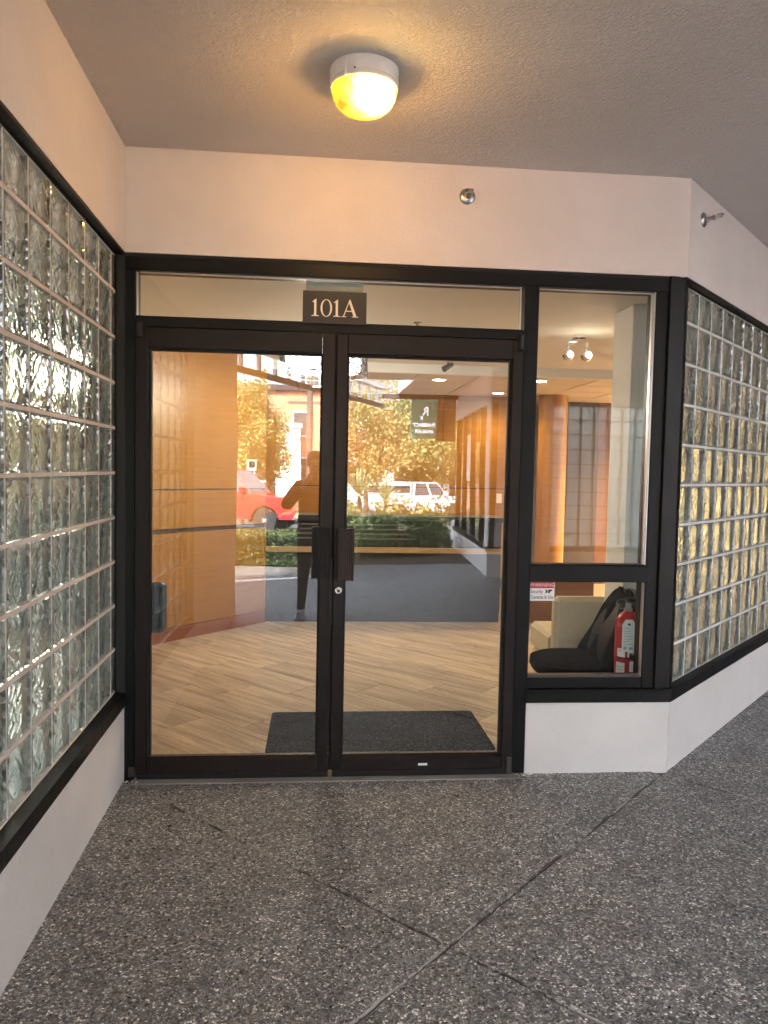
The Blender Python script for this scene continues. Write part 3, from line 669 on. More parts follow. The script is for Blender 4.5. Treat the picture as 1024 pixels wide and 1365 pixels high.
# ================================================================== INTERIOR
fl = struct(MB().prism([(-1.12, .1), (1.7, .1), (2.3, .42), (9.3, 7.6), (9.3, 8.4), (-1.8, 8.4), (-1.8, 2.5)], -.06, -.003).build('floor', 'grout'), 'wood look plank floor of the lobby')
PL, PW = .915, .303; ang = R(-45); ca, sa = math.cos(ang), math.sin(ang)
pm = MB().bbox(-PL/2+.002, PL/2-.002, -PW/2+.002, PW/2-.002, -.010, .0, b=.0012).mesh('plank', 'plank')
FLIM = [(0, -1, -.105), (1, -1, 1.7592-.36), (-1, -.294, 1.03), (0, 1, 3.76), (1, 0, 3.1)]   # a*x+b*y <= c
for i in range(-14, 15):
    for j in range(-6, 7):
        u = (j+(i % 3)/3.0)*PL+.2; v_ = i*PW+.03
        x, y = u*ca-v_*sa+.3, u*sa+v_*ca+1.9
        loc = [(-PL/2+.002, -PW/2+.002), (PL/2-.002, -PW/2+.002), (PL/2-.002, PW/2-.002), (-PL/2+.002, PW/2-.002)]
        wp = [(x+p*ca-q*sa, y+p*sa+q*ca) for p, q in loc]; cp = wp
        for cl in FLIM: cp = clip(cp, *cl) if cp else cp
        if len(cp) < 3: continue
        if len(cp) == 4 and max(abs(a_-b_) for p, q in zip(cp, wp) for a_, b_ in zip(p, q)) < 1e-6: me_ = pm
        else: me_ = MB().prism([((p-x)*ca+(q-y)*sa, -(p-x)*sa+(q-y)*ca) for p, q in cp], -.010, 0).mesh('plank', 'plank')
        o = link('plank', me_, fl, (x, y, random.uniform(-.0006, .0006)), ang)
cov = struct(MB().prism([(-1.1, .115), (1.7, .115), (5.3, 3.8), (-1.8, 3.8), (-1.8, 2.5)], 2.502, 2.56).build('lobby_ceiling', 'interior_ceiling'), 'smooth beige lobby ceiling')
MB().box(-1.8, 5.4, 3.80, 3.86, 2.412, 2.56).build('bulkhead', 'interior_white', cov)
rc = struct(MB().box(-1.8, 8.9, 3.86, 8.4, 2.432, 2.5).build('rear_ceiling', 'ceiling_grid'), 'suspended tile ceiling over the reception')
tm = MB().bbox(-.296, .296, -.296, .296, -.010, .006, b=.004).mesh('ceiling_tile', 'ceiling_tile')
for i in range(-4, 9):
    for j in range(0, 5): link('ceiling_tile', tm, rc, (.98+.305+i*.61, 3.87+.305+j*.61, 2.430))
# walls of the lobby
def wall(name, mat, label, poly, z0=0, z1=2.5): return tag(MB().prism(poly, z0, z1).build(name, mat), label, 'wall')
wall('side_wall', 'interior_cream', 'cream side wall just inside the left door', [(-1.0, .12), (-1.70, 2.5), (-1.86, 2.5), (-1.13, .12)], 0, 2.88)
wall('outer_wall', 'pink_stucco', 'outer side wall of the lobby seen through the left blocks', [(-1.72, 2.5), (-1.72, 8.4), (-2.05, 8.4), (-2.05, 2.2), (-1.86, 2.2)], -.1, 2.88)
wall('rear_wall', 'interior_cream', 'cream rear wall seen through the right glass blocks', [(4.32, 6.6), (8.9, 6.6), (8.9, 6.7), (4.32, 6.7)], 0, 2.432)
wall('end_wall', 'interior_cream', 'rear boundary wall of the clinic', [(-1.72, 8.3), (8.9, 8.3), (8.9, 8.4), (-1.72, 8.4)], 0, 2.432)
wall('outer_wall', 'pink_stucco', 'pink wall continuing beyond the right glass blocks', [(4.03, 2.25), (9.4, 7.6), (9.4, 8.4), (9.2, 8.4), (9.2, 7.7), (3.86, 2.42)], 0, 2.88)
ww = thing('wood_wall', 'amber wood panel wall angled behind the left door', 'wall', (-1.33, 2.72, 0), math.atan2(3.68-2.72, -.48+1.33))
LW = math.hypot(.85, .96)
for a_, b_ in ((-.38, LW),):
    for z0, z1 in ((.115, .908), (.945, 1.266), (1.276, 2.5)):
        MB().bbox(a_, b_, 0, .03, z0, z1, b=.002).build('wood_panel', 'maple_panel', ww)
MB().box(-.38, LW-.002, .012, .10, .0, 2.5).build('backing', 'dark_door', ww)
MB().bbox(-.38, LW+.002, -.012, .0118, .0, .112, b=.002).build('skirting', 'rust_wood', ww)
th = thing('wall_panel', 'small white framed control panel on the amber wall', 'control panel', (-1.33, 2.72, 0), math.atan2(.96, .85))
bx('frame', 'interior_white', th, 1.02, 1.145, -.02, -.001, 1.44, 1.545); bx('screen', 'desk_line', th, 1.047, 1.118, -.0225, -.0202, 1.462, 1.523, b=.001)
bw = thing('wood_wall', 'amber wood panel wall behind the reception desk', 'wall', (0, 5.9, 0))
for i in range(4):
    a_ = -1.7+i*1.09
    for z0, z1 in ((.1, 1.255), (1.265, 2.43)): MB().bbox(a_, a_+1.085, 0, .03, z0, z1, b=.002).build('wood_panel', 'maple_panel', bw)
MB().box(-1.7, 2.66, .012, .1, 0, 2.43).build('backing', 'dark_door', bw)
bx('switch_plate', 'interior_white', bw, 2.27, 2.34, -.008, -.0005, 1.08, 1.2)
wl = tag(MB().prism([(-.62, 3.78), (-.52, 3.72), (-.52, 5.9), (-.62, 5.9)], 0, 2.43).build('return_wall', 'maple_panel'), 'amber return wall behind the desk end', 'wall')
# reception desk
dk = thing('reception_desk', 'dark fronted reception desk with pale wood strip', 'desk', (0, 3.68, 0))
bx('front_panel', 'desk_dark', dk, -.47, 1.80, .0, .03, .09, .98)
bx('toe_kick', 'black_plastic', dk, -.47, 1.80, .025, .06, .0, .089)
bx('counter', 'desk_dark', dk, -.47, 1.82, -.03, .36, .9805, 1.03)
bx('wood_strip', 'counter_wood', dk, -.47, 1.86, -.022, -.0005, .675, .728)
for k in range(4): bx('slat', 'desk_line', dk, -.20+.02*k, .95-.05*k, -.012, -.0005, .80+.045*k, .815+.045*k, b=.002)
bx('end_panel', 'brown_wood', dk, 1.825, 2.75, .01, .06, .0, .46)
bx('side_panel', 'desk_dark', dk, -.47, -.44, .031, .55, 0, .98)
col_ = thing('wood_column', 'round wood clad column beyond the reception desk', 'column', (2.88, 5.6, 0))
MB().lathe([(.175, 0), (.175, 1.26), (.173, 1.262), (.173, 1.268), (.175, 1.27), (.175, 2.42)], 36).build('cladding', 'maple_panel', col_, True)
wall('doorway', 'dark_door', 'dark doorway beside the wood column', [(3.05, 6.3), (3.72, 6.3), (3.72, 6.4), (3.05, 6.4)], 0, 2.43)
wall('panel', 'orange_panel', 'rust orange panel at the back of the lobby', [(3.725, 6.3), (4.03, 6.3), (4.03, 6.38), (3.725, 6.38)], 0, 2.43)
wall('panel', 'yellow_cream', 'yellowish cream panel at the back of the lobby', [(4.035, 6.3), (4.33, 6.3), (4.33, 6.38), (4.035, 6.38)], 0, 2.43)
tag(MB().bbox(1.885, 2.15, .92, 1.22, 0, 2.5, b=.006).build('pillar', 'interior_white'), 'pale pillar behind the fire extinguisher', 'pillar')
# door mat
mt = MB(); r_ = .03; pts = []
for cx, cy, a0 in ((.96-r_, .94-r_, 0), (-.245+r_, .94-r_, 90), (-.245+r_, .29+r_, 180), (.965-r_, .29+r_, 270)):
    pts += [(cx+r_*math.cos(R(a0+t_)), cy+r_*math.sin(R(a0+t_))) for t_ in range(0, 91, 18)]
tag(mt.prism(pts, .001, .012).build('door_mat', 'mat_black'), 'black ribbed entrance mat on the plank floor', 'mat')
# fire extinguisher
fe = thing('fire_extinguisher', 'red fire extinguisher with white labels inside the low window', 'extinguisher', (1.672, .335, .40))
MB().lathe([(.050, 0), (.060, .006), (.064, .02), (.064, .27), (.060, .30), (.046, .325), (.026, .34), (.022, .345)], 36).build('cylinder', 'extinguisher_red', fe, True)
MB().lathe([(.022, .345), (.022, .36), (.016, .362), (.016, .385), (.008, .387)], 20).build('valve', 'sprinkler_metal', fe, True)
MB().bbox(-.012, .075, -.011, .011, .405, .416, b=.004).bbox(-.010, .06, -.010, .010, .384, .392, b=.003).build('lever', 'black_plastic', fe)
MB().tube([(.02, 0, .375), (.06, .0, .37), (.075, .0, .33), (.078, 0, .2), (.076, 0, .12)], .008, 8).build('hose', 'black_plastic', fe)
ring = [(-.045+.03*math.cos(R(t_)), -.02, .385+.026*math.sin(R(t_))) for t_ in range(0, 361, 24)]; MB().tube(ring, .0028, 6).build('pull_ring', 'sprinkler_metal', fe)
def wrap(z0, z1, a0, a1, mat, name, r=.0648, k=14):
    q = MB(); vs = []
    for i in range(k+1):
        t_ = R(a0+(a1-a0)*i/k)
        for rr_ in (r, r+.0006):
            for z in (z0, z1): vs.append((rr_*math.cos(t_), rr_*math.sin(t_), z))
    fs = []
    for i in range(k):
        b_ = i*4; fs += [(b_, b_+4, b_+5, b_+1), (b_+2, b_+3, b_+7, b_+6), (b_+1, b_+5, b_+7, b_+3), (b_, b_+2, b_+6, b_+4)]
    fs += [(0, 1, 3, 2), (k*4, k*4+2, k*4+3, k*4+1)]
    return q.add(vs, fs).build(name, mat, fe)
wrap(.155, .262, 240, 318, 'paper_white', 'label_sheet'); wrap(.105, .15, 200, 240, 'paper_white', 'label_sheet'); wrap(.107, .15, 252, 315, 'paper_white', 'label_sheet')
wrap(.03, .085, 262, 315, 'paper_white', 'label_sheet'); wrap(.015, .075, 195, 240, 'paper_white', 'label_sheet'); wrap(.098, .1045, 190, 330, 'print_black', 'band', .0649)
for a0, z0 in ((258, .235), (258, .215), (258, .195), (262, .175), (262, .14), (262, .125), (205, .135), (268, .06), (268, .045), (203, .05), (203, .035)):
    wrap(z0, z0+.004, a0, a0+random.uniform(22, 36), 'card_grey', 'print_line', .0656, 4)
tg = MB().prism_y([(-.058, .14), (.012, .14), (.012, .285), (-.004, .31), (-.042, .31), (-.058, .285)], -.0725, -.071).build('hang_tag', 'paper_white', fe)
MB().lathe([(.007, 0), (.007, -.0006)], 12, (-.022, -.0728, .285), 'y').build('tag_hole', 'print_black', tg)
tl_ = MB()
for k in range(7): tl_.box(-.05, -.05+random.uniform(.03, .052), -.0731, -.0727, .262-k*.014, .2655-k*.014)
tl_.box(-.05, -.032, -.0731, -.0727, .15, .168).box(-.02, .002, -.0731, -.0727, .15, .163).build('tag_print', 'card_grey', tg)
MB().box(-.012, .012, -.23, -.062, .10, .13).box(-.02, .02, -.235, -.225, .06, .2).build('wall_bracket', 'black_plastic', fe)
# black chair seen from the side, and the cream chair behind it
def loft(rings, name, mat, parent, close=True):
    q = MB(); n_ = len(rings[0]); vs = [p for r_ in rings for p in r_]
    fs = [(i*n_+k, i*n_+(k+1) % n_, (i+1)*n_+(k+1) % n_, (i+1)*n_+k) for i in range(len(rings)-1) for k in range(n_)]
    fs += [tuple(range(n_-1, -1, -1)), tuple(range((len(rings)-1)*n_, len(rings)*n_))]
    return q.add(vs, fs).build(name, mat, parent, True)
ch = thing('lounge_chair', 'black padded chair with sloping back behind the low window', 'chair', (1.525, .62, 0))
n_ = 28
def sup(cx, cy, rx, ry, z, e=.75): return [(cx+rx*math.copysign(abs(math.cos(2*math.pi*k/n_))**e, math.cos(2*math.pi*k/n_)), cy+ry*math.copysign(abs(math.sin(2*math.pi*k/n_))**e, math.sin(2*math.pi*k/n_)), z) for k in range(n_)]
loft([sup(-.02, 0, .20, .19, .335), sup(-.02, 0, .25, .23, .345), sup(-.02, 0, .265, .24, .375), sup(-.02, 0, .26, .235, .412), sup(-.02, 0, .225, .20, .428), sup(-.02, 0, .10, .09, .437)], 'seat', 'black_fabric', ch)
def bk(t_, th, wy, z): return [(t_+th*math.cos(2*math.pi*k/n_), wy*math.copysign(abs(math.sin(2*math.pi*k/n_))**.6, math.sin(2*math.pi*k/n_)), z+th*.35*math.sin(4*math.pi*k/n_)*0) for k in range(n_)]
loft([bk(.13, .055, .18, .335), bk(.14, .08, .215, .40), bk(.155, .08, .225, .48), bk(.18, .07, .225, .56), bk(.21, .058, .22, .64), bk(.245, .045, .19, .73), bk(.275, .03, .12, .79), bk(.29, .014, .05, .815)], 'backrest', 'black_vinyl', ch)
# a dark jacket slung over the back: folds hanging toward the seat
jk = thing('jacket', 'black jacket slung over the back of the black chair', 'jacket', (1.525, .62, 0))
q = MB(); nu, nv = 22, 18; vs = []
for i in range(nu):
    s_ = i/(nu-1)
    for j in range(nv):
        t_ = j/(nv-1); z = .815-.40*s_
        x = .268-.165*s_**1.05-.008*math.sin(s_*9)*s_; wd = (.10+.17*s_**.6)
        y = -wd+2*wd*t_
        x += .018*math.sin(t_*17+s_*3)*s_ - .02*(1-(2*t_-1)**2)*s_
        vs.append((x-.035, y, z+.012*math.sin(t_*11)))
vs2 = [(x+.02, y*.97, z-.006) for x, y, z in vs]
fs = [(i*nv+j, i*nv+j+1, (i+1)*nv+j+1, (i+1)*nv+j) for i in range(nu-1) for j in range(nv-1)]; o_ = nu*nv
fs += [(o_+c_, o_+b_, o_+a_, o_+d_) for a_, b_, c_, d_ in [(f[0], f[1], f[2], f[3]) for f in fs]]
for i in range(nu-1): fs += [(i*nv, (i+1)*nv, o_+(i+1)*nv, o_+i*nv), (i*nv+nv-1, o_+i*nv+nv-1, o_+(i+1)*nv+nv-1, (i+1)*nv+nv-1)]
for j in range(nv-1): fs += [(j, o_+j, o_+j+1, j+1), ((nu-1)*nv+j, (nu-1)*nv+j+1, o_+(nu-1)*nv+j+1, o_+(nu-1)*nv+j)]
q.add(vs+vs2, fs).build('shell', 'black_fabric', jk, True)
MB().tube([(.21, -.21, .66), (.18, -.235, .60), (.15, -.245, .52), (.13, -.25, .44), (.12, -.245, .41)], [.028, .034, .036, .034, .03], 10).build('sleeve', 'black_fabric', jk, True)
for sx, sy in ((-.2, -.17), (-.2, .17), (.17, -.17), (.17, .17)): MB().tube([(sx*.75, sy*.8, .34), (sx, sy, 0)], [.013, .010], 8).build('leg', 'black_plastic', ch)
c2_ = thing('cream_chair', 'cream upholstered chair behind the black chair', 'chair', (1.80, 1.30, 0))
bx('backrest', 'cream_leather', c2_, -.24, .30, -.08, .02, .22, .665, b=.03); bx('seat', 'cream_leather', c2_, -.24, .30, .025, .5, .22, .40, b=.03)
bx('base', 'cream_leather', c2_, -.22, .28, -.07, .48, .1, .219, b=.02)
for sx in (-.2, .26):
    for sy in (-.05, .45): MB().tube([(sx, sy, .1), (sx, sy, 0)], [.015, .012], 8).build('leg', 'chrome', c2_)
# drum chandelier with woven wire
dr_ = thing('chandelier', 'sparkling wire drum chandelier hanging in the lobby', 'chandelier', (.04, 2.6, 0))
MB().lathe([(.30, 2.25), (.305, 2.26), (.305, 2.455), (.30, 2.46)], 40).build('shade', 'drum_glow', dr_, True)
for z in (2.215, 2.49):
    MB().tube([(.352*math.cos(R(t_)), .352*math.sin(R(t_)), z) for t_ in range(0, 361, 8)], .006, 6).build('rim', 'canopy_metal', dr_)
wr = MB(); rr = random.Random(3)
for k in range(230):
    a0 = rr.uniform(0, 360); da = rr.uniform(-38, 38); z0 = rr.uniform(2.215, 2.47); z1 = min(2.488, max(2.217, z0+rr.uniform(-.2, .2)))
    wr.tube([(.35*math.cos(R(a0+da*s_)), .35*math.sin(R(a0+da*s_)), z0+(z1-z0)*s_) for s_ in (0, .25, .5, .75, 1)], .0042, 4)
wr.build('wire_lattice', 'canopy_metal', dr_)
MB().lathe([(.06, 2.492), (.06, 2.502)], 24).build('canopy', 'chrome', dr_)
def lampdata(nm, e, col, r=.06, typ='POINT', **kw):
    l_ = bpy.data.lights.new(nm, typ); l_.energy = e; l_.color = col
    if typ != 'AREA': l_.shadow_soft_size = r
    for k_, v in kw.items(): setattr(l_, k_, v)
    return l_
o = link('lamp_light', lampdata('chandelier_light', 5.2, (1, .84, .62), .18), dr_, (0, 0, 2.18))
def downlight(x, y, z, e, label):
    d_ = thing('downlight', label, 'downlight', (x, y, z), 0, 'recessed ceiling downlights')
    MB().lathe([(.085, 0), (.085, -.004), (.066, -.006), (.064, -.002)], 28).build('trim', 'white_enamel', d_, True)
    MB().lathe([(.062, -.0025), (.03, -.005), (.0, -.006)], 24).build('lens', 'downlight_lens', d_)
    link('lamp_light', lampdata('downlight_light', e, (1, .68, .36), .05, 'SPOT', spot_size=R(150), spot_blend=.8), d_, (0, 0, -.03))
downlight(1.25, 4.31, 2.42, 3.1, 'lit downlight in the tile ceiling nearest the chandelier')
downlight(2.28, 4.17, 2.42, 2.8, 'lit downlight in the tile ceiling behind the side window mullion')
downlight(2.15, 5.45, 2.42, 3.0, 'downlight washing the amber wall near the round column')
downlight(.0, 5.3, 2.42, 2.5, 'downlight added to light the lobby near the amber return wall')  # extra lamp put in to light the rear of the lobby
downlight(5.4, 5.3, 2.42, 150, 'downlight added to brighten the cream rear wall')  # added lamp, brightens the wall behind the right glass blocks
downlight(7.2, 5.6, 2.42, 130, 'farthest downlight added to brighten the cream rear wall')  # second added lamp for the same wall
downlight(3.7, 5.4, 2.42, 1.8, 'downlight added to light the lobby by the dark doorway')  # extra lamp put in as lobby fill
# ceiling ring, track spots, sprinkler
rg = thing('ceiling_speaker', 'round white ceiling diffuser near the chandelier', 'diffuser', (.60, 3.15, 2.502))
for k, r_ in enumerate((.20, .15, .10, .05)): MB().lathe([(r_, 0), (r_, -.006-.003*k), (r_-.03, -.010-.003*k), (r_-.032, -.0)], 36).build('ring', 'interior_white', rg, True)
tr_ = thing('track_light', 'twin glass spot lamps under the lobby ceiling by the side window', 'spotlight', (1.93, 2.0, 2.50))
MB().lathe([(.05, .0), (.05, -.02)], 20).tube([(-.09, 0, -.05), (.06, 0, -.05)], .006, 8).tube([(0, 0, -.02), (0, 0, -.05)], .006, 8).build('bracket', 'chrome', tr_)
for x in (-.085, .055):
    h_ = MB().tube([(x, 0, -.05), (x, -.01, -.10)], .012, 10).lathe([(.012, -.10), (.035, -.125), (.045, -.15), (.035, -.175), (.012, -.19)], 20, (x, -.01, 0)).build('lamp_head', 'chrome', tr_, True)
    MB().lathe([(.02, 0), (.026, -.006), (.0, -.02)], 16, (x, -.053, -.15), 'y').build('bulb', 'spot_lens', h_)
link('lamp_light', lampdata('spot_light', .15, (1, .86, .66), .06), tr_, (0, -.15, -.22))
sp_ = thing('spotlight', 'black spot head under the white bulkhead', 'spotlight', (1.22, 3.6, 2.502))
MB().tube([(0, 0, 0), (0, 0, -.03)], .01, 8).build('stem', 'black_plastic', sp_); MB().tube([(.04, 0, -.02), (-.05, -.05, -.075)], [.02, .03], 14).build('head', 'black_plastic', sp_)
ps = thing('sprinkler_head', 'small pendent sprinkler seen through the transom', 'sprinkler', (.68, 1.75, 2.502), 0, 'fire sprinkler heads')
MB().lathe([(.035, 0), (.03, -.006), (.01, -.01), (.008, -.04), (.02, -.042), (.02, -.045)], 16).build('body', 'sprinkler_metal', ps, True)

# ================================================================== NEIGHBOURING COVERED WAY LEFT OF THE PORCH
struct(MB().prism([(-1.13, -4.0), (-1.13, .1), (-1.9, 2.2), (-4.6, 2.2), (-4.6, -4.0)], 2.43, 2.62).build('side_soffit', 'ceiling_texture'), 'soffit of the covered way behind the left blocks')
struct(MB().prism([(-1.13, -4.0), (-1.13, .1), (-1.9, 2.2), (-4.6, 2.2), (-4.6, -4.0)], -.06, -.004).build('side_paving', 'aggregate'))

h2 = thing('hedge', 'hedge added beyond the left glass blocks to darken their lower rows', 'hedge', (-3.6, 3.3, 0))  # put in to hide bright ground behind the lower block rows
bx('core', 'hedge_core', h2, -1.5, 1.5, -.3, .3, -.05, 1.15, b=.05)
P2 = np.empty((5000, 3)); P2[:, 0] = rng.uniform(-1.55, 1.55, 5000); P2[:, 1] = np.where(rng.uniform(size=5000) < .6, -.33, rng.uniform(-.33, .33, 5000)); P2[:, 2] = np.where(P2[:, 1] < -.32, rng.uniform(0, 1.2, 5000), 1.18)
HEDGE2 = (h2, P2)
# ================================================================== CANOPY EDGE AND FAR WING
def along(p, q, w0, w1, z0, z1):
    a, b = Vector((*p, 0)), Vector((*q, 0)); d = (b-a).normalized(); n = Vector((d.y, -d.x, 0))
    return [tuple((a+n*w0)[:2]), tuple((b+n*w0)[:2]), tuple((b+n*w1)[:2]), tuple((a+n*w1)[:2])], z0, z1
CA, CB = (-1.62, -4.1), (1.27, -10.65)
cn = thing('glazed_canopy', 'dark canopy beam with glass panes and white gutter facing the lot', 'canopy')
MB().prism(*along(CA, CB, .02, .09, 2.62, 2.69)).build('beam', 'canopy_metal', cn)
MB().prism(*along(CA, CB, .01, .20, 2.97, 3.08)).build('gutter', 'gutter_white', cn)
v0, v1 = Vector(CA), Vector(CB)
for k in range(17):
    p = v0.lerp(v1, k/16); q = v0.lerp(v1, min(1, (k+.08)/16)); MB().prism(*along(p[:], q[:], .03, .08, 2.69, 2.969)).build('mullion', 'gutter_white', cn)
    if k < 16: MB().prism(*along(v0.lerp(v1, (k+.08)/16)[:], v0.lerp(v1, (k+1)/16)[:], .05, .056, 2.69, 2.969)).build('pane', 'window_glass', cn)
MB().box(1.2, 2.66, -10.72, -10.65, 2.80, 2.888).build('end_beam', 'canopy_metal', cn)
wg = thing('far_wing', 'pink wing of the building with storefront opposite the doors', 'building')
WC, WD = (2.40, -6.9), (2.66, -10.95)
def wseg(nm, mat, t0, t1, w0, w1, z0, z1):
    a, b = Vector(WC), Vector(WD); return MB().prism(*along(a.lerp(b, t0)[:], a.lerp(b, t1)[:], w0, w1, z0, z1)).build(nm, mat, wg)
wseg('stucco_band', 'pink_stucco', 0, 1, -.25, 0, 2.43, 2.889); wseg('stucco_base', 'pony_paint', 0, 1, -.25, 0, -.08, .353); wseg('sill', 'frame_black', 0, 1, -.2, .01, .354, .42)
for t0, t1 in ((0, .035), (.25, .265), (.5, .515), (.75, .765), (.97, 1)): wseg('mullion', 'frame_black', t0, t1, -.10, -.02, .421, 2.429)
for t0, t1 in ((.036, .249), (.266, .499), (.516, .749), (.766, .969)): wseg('pane', 'far_glass', t0, t1, -.07, -.06, .421, 2.429)
wseg('poster', 'paper_white', .55, .68, -.055, -.05, 1.3, 2.1)
wseg('room_back', 'interior_cream', 0, 1, -.9, -.8, -.05, 2.88)
MB().box(2.401, 3.33, -7.15, -6.901, -.08, 2.888).build('pillar', 'pink_stucco', wg)
MB().box(3.331, 6.2, -7.15, -6.901, 2.43, 3.5).build('stucco_band', 'pink_stucco', wg); MB().box(3.331, 6.2, -7.15, -6.901, -.08, .353).build('stucco_base', 'pony_paint', wg)
MB().box(3.331, 6.2, -7.12, -6.89, .354, .42).build('sill', 'frame_black', wg)
fp = thing('glass_block_panel', 'backlit glass block panel reflected in the side window', 'glass panel', (3.34, -6.95, 0), 0, 'glass block panels of the entrance')
hw = .0965; rings = [(hw, -.075), (hw, -.003), (hw-.006, .0015), (hw-.016, -.0008), (hw-.05, 0)]; vs = []
for hh, y in rings: vs += [(-hh, y, -hh), (hh, y, -hh), (hh, y, hh), (-hh, y, hh)]
fs = [(3, 2, 1, 0)]+[(q*4+i, q*4+(i+1) % 4, q*4+4+(i+1) % 4, q*4+4+i) for q in range(4) for i in range(4)]+[(16, 17, 18, 19)]
bme2 = MB().add(vs, fs).mesh('glass_block', 'glass_block_backlit')
mg = MB()
for i in range(14):
    mg.box(i*.203-.005, i*.203+.005, -.1, -.006, .42, 2.4295)
    for r in range(10):
        if i < 13: link('glass_block', bme2, fp, (i*.203+.1015, 0, .42+.203*(r+.5)-.02))
for r in range(10): mg.box(0, 13*.203, -.101, -.005, .40+.203*r+.0 if r else .42, .40+.203*r+.010 if r else .425)
mg.build('mortar_grid', 'rust_wood', fp)
pw = thing('light_block_wall', 'unseen pink wall added to shut out daylight from the right', 'wall')  # out-of-view wall put in to keep side light off the porch
MB().box(9.3, 9.55, -7.15, 7.4, 2.43, 2.889).build('stucco_band', 'pink_stucco', pw); MB().box(9.3, 9.55, -7.15, 7.4, -.08, .353).build('stucco_base', 'pony_paint', pw)
MB().box(9.29, 9.5, -7.15, 7.4, .354, .42).build('sill', 'frame_black', pw)
for k in range(11): MB().box(9.36, 9.46, -7.1+k*1.42, -7.04+k*1.42, .421, 2.429).build('mullion', 'frame_black', pw)
for k in range(10): MB().box(9.40, 9.41, -7.035+k*1.42, -5.685+k*1.42, .421, 2.429).build('pane', 'far_glass', pw)
MB().box(9.8, 9.9, -7.15, 7.4, -.05, 2.88).build('room_back', 'brown_wood', pw)
MB().box(6.201, 9.29, -7.15, -6.901, -.08, 3.5).build('end_wall', 'pink_stucco', pw)  # solid stretch added to block light beside the wing
# hanging pharmacy sign
ph = thing('pharmacy_sign', 'green hanging PHARMACY sign with white lettering, seen in the door reflection', 'sign', (2.03, -10.9, 2.5), R(180))
bx('board', 'sign_green', ph, -.26, .26, -.05, .05, -.42, .388, b=.006)
def ptxt(s_, size, z, x=0, sx=1):
    t_ = text_mesh('lettering', s_, size, 'glow_letter', ph, .002, sx=sx, bold=.004); t_.location = (x, -.053, z); return t_
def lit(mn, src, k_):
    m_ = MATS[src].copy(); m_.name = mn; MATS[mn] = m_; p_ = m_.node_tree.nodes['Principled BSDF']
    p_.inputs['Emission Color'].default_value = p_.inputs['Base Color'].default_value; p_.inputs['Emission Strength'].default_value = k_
lit('glow_letter', 'paper_white', .33); lit('glow_green', 'sign_green', .12)  # emission added so the shaded letters and board read
ph.children[0].data.materials[0] = MATS['glow_green']
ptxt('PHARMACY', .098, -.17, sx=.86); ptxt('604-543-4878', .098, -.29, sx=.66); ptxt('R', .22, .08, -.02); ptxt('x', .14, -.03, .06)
for x in (-.2, .2): MB().tube([(x, 0, .388), (x, 0, .392)], .008, 6).build('hanger', 'canopy_metal', ph)
pb = tag(MB().bbox(2.30, 2.66, -11.15, -10.97, 2.05, 2.888, b=.006).build('sign_box', 'sign_brown'), 'brown box beside the green pharmacy sign', 'sign box')
for x in (2.34, 2.44, 2.54): bx('lamp_strip', 'led_yellow', pb, x, x+.07, -10.968, -10.96, 2.62, 2.64, b=.002)

# ================================================================== PLANTS
def leaves(n, centers, size, flat=.0, up=.0):
    """n leaf quads around centers (array of xyz); returns verts, faces"""
    c = centers[rng.integers(0, len(centers), n)] if len(centers) != n else centers
    d = rng.normal(size=(n, 3)); d /= np.linalg.norm(d, axis=1)[:, None]
    e = np.cross(d, rng.normal(size=(n, 3))); e /= np.linalg.norm(e, axis=1)[:, None]
    s_ = size*rng.uniform(.6, 1.35, (n, 1)); a, b = d*s_, e*s_*.55
    v = np.stack([c-a, c+b, c+a*1.1, c-b], 1).reshape(-1, 3)
    f = np.arange(n*4).reshape(n, 4); return v, f
def leafobj(name, v, f, mats, parent, mi=None):
    me = bpy.data.meshes.new(name); me.vertices.add(len(v)); me.vertices.foreach_set('co', v.astype(np.float32).ravel())
    me.loops.add(f.size); me.loops.foreach_set('vertex_index', f.astype(np.int32).ravel()); me.polygons.add(len(f))
    me.polygons.foreach_set('loop_start', np.arange(0, f.size, 4, dtype=np.int32)); me.update(calc_edges=True)
    for m_ in mats: me.materials.append(MATS[m_])
    if mi is not None: me.polygons.foreach_set('material_index', mi.astype(np.int32))
    return link(name, me, parent)
def tree(label, x, y, z0, ztrunk, cz, rx, rz, mats, n=5000, size=.13, kk=2.2, group='autumn trees around the lot', name='autumn_tree', clump=34):
    n = int(n*kk); size *= .68
    t_ = thing(name, label, 'tree', (x, y, z0), 0, group)
    tb = MB(); top = cz-z0
    tb.tube([(0, 0, -.2), (.03, .02, ztrunk*.5), (-.02, 0, ztrunk), (.05, .03, top)], [.16*rx/1.6, .12*rx/1.6, .10*rx/1.6, .03], 8)
    cen = []
    for k in range(clump):
        while True:
            p = rng.uniform(-1, 1, 3)
            if .25 < np.linalg.norm(p) < 1: break
        q = np.array([p[0]*rx*.85, p[1]*rx*.85, top+p[2]*rz*.85]); cen.append(q)
        if k % 3 == 0: tb.tube([(0, 0, ztrunk*.8+(q[2]-ztrunk*.8)*.15), tuple(q*np.array([.5, .5, 0])+np.array([0, 0, ztrunk+(q[2]-ztrunk)*.55])), tuple(q)], [.05, .03, .008], 5)
    tb.build('trunk', 'bark', t_)
    cen = np.array(cen); ci = rng.integers(0, clump, n)
    pos = cen[ci]+rng.normal(size=(n, 3))*np.array([rx, rx, rz])*.16
    v, f = leaves(n, pos, size)
    leafobj('crown', v, f, mats, t_, (ci*7 % len(mats)))
    return t_
G = gz
tree('olive and yellow tree behind the red pickup', -2.75, -24.5, G(-24.5), 1.6, 2.95, 1.25, 2.1, ['leaf_olive', 'leaf_yellow', 'leaf_olive'], 5200, .10)
tree('orange tree right behind the red pickup', -1.7, -25.5, G(-25.5), 1.5, 2.3, .85, 1.7, ['leaf_orange', 'leaf_yellow'], 3400, .09)
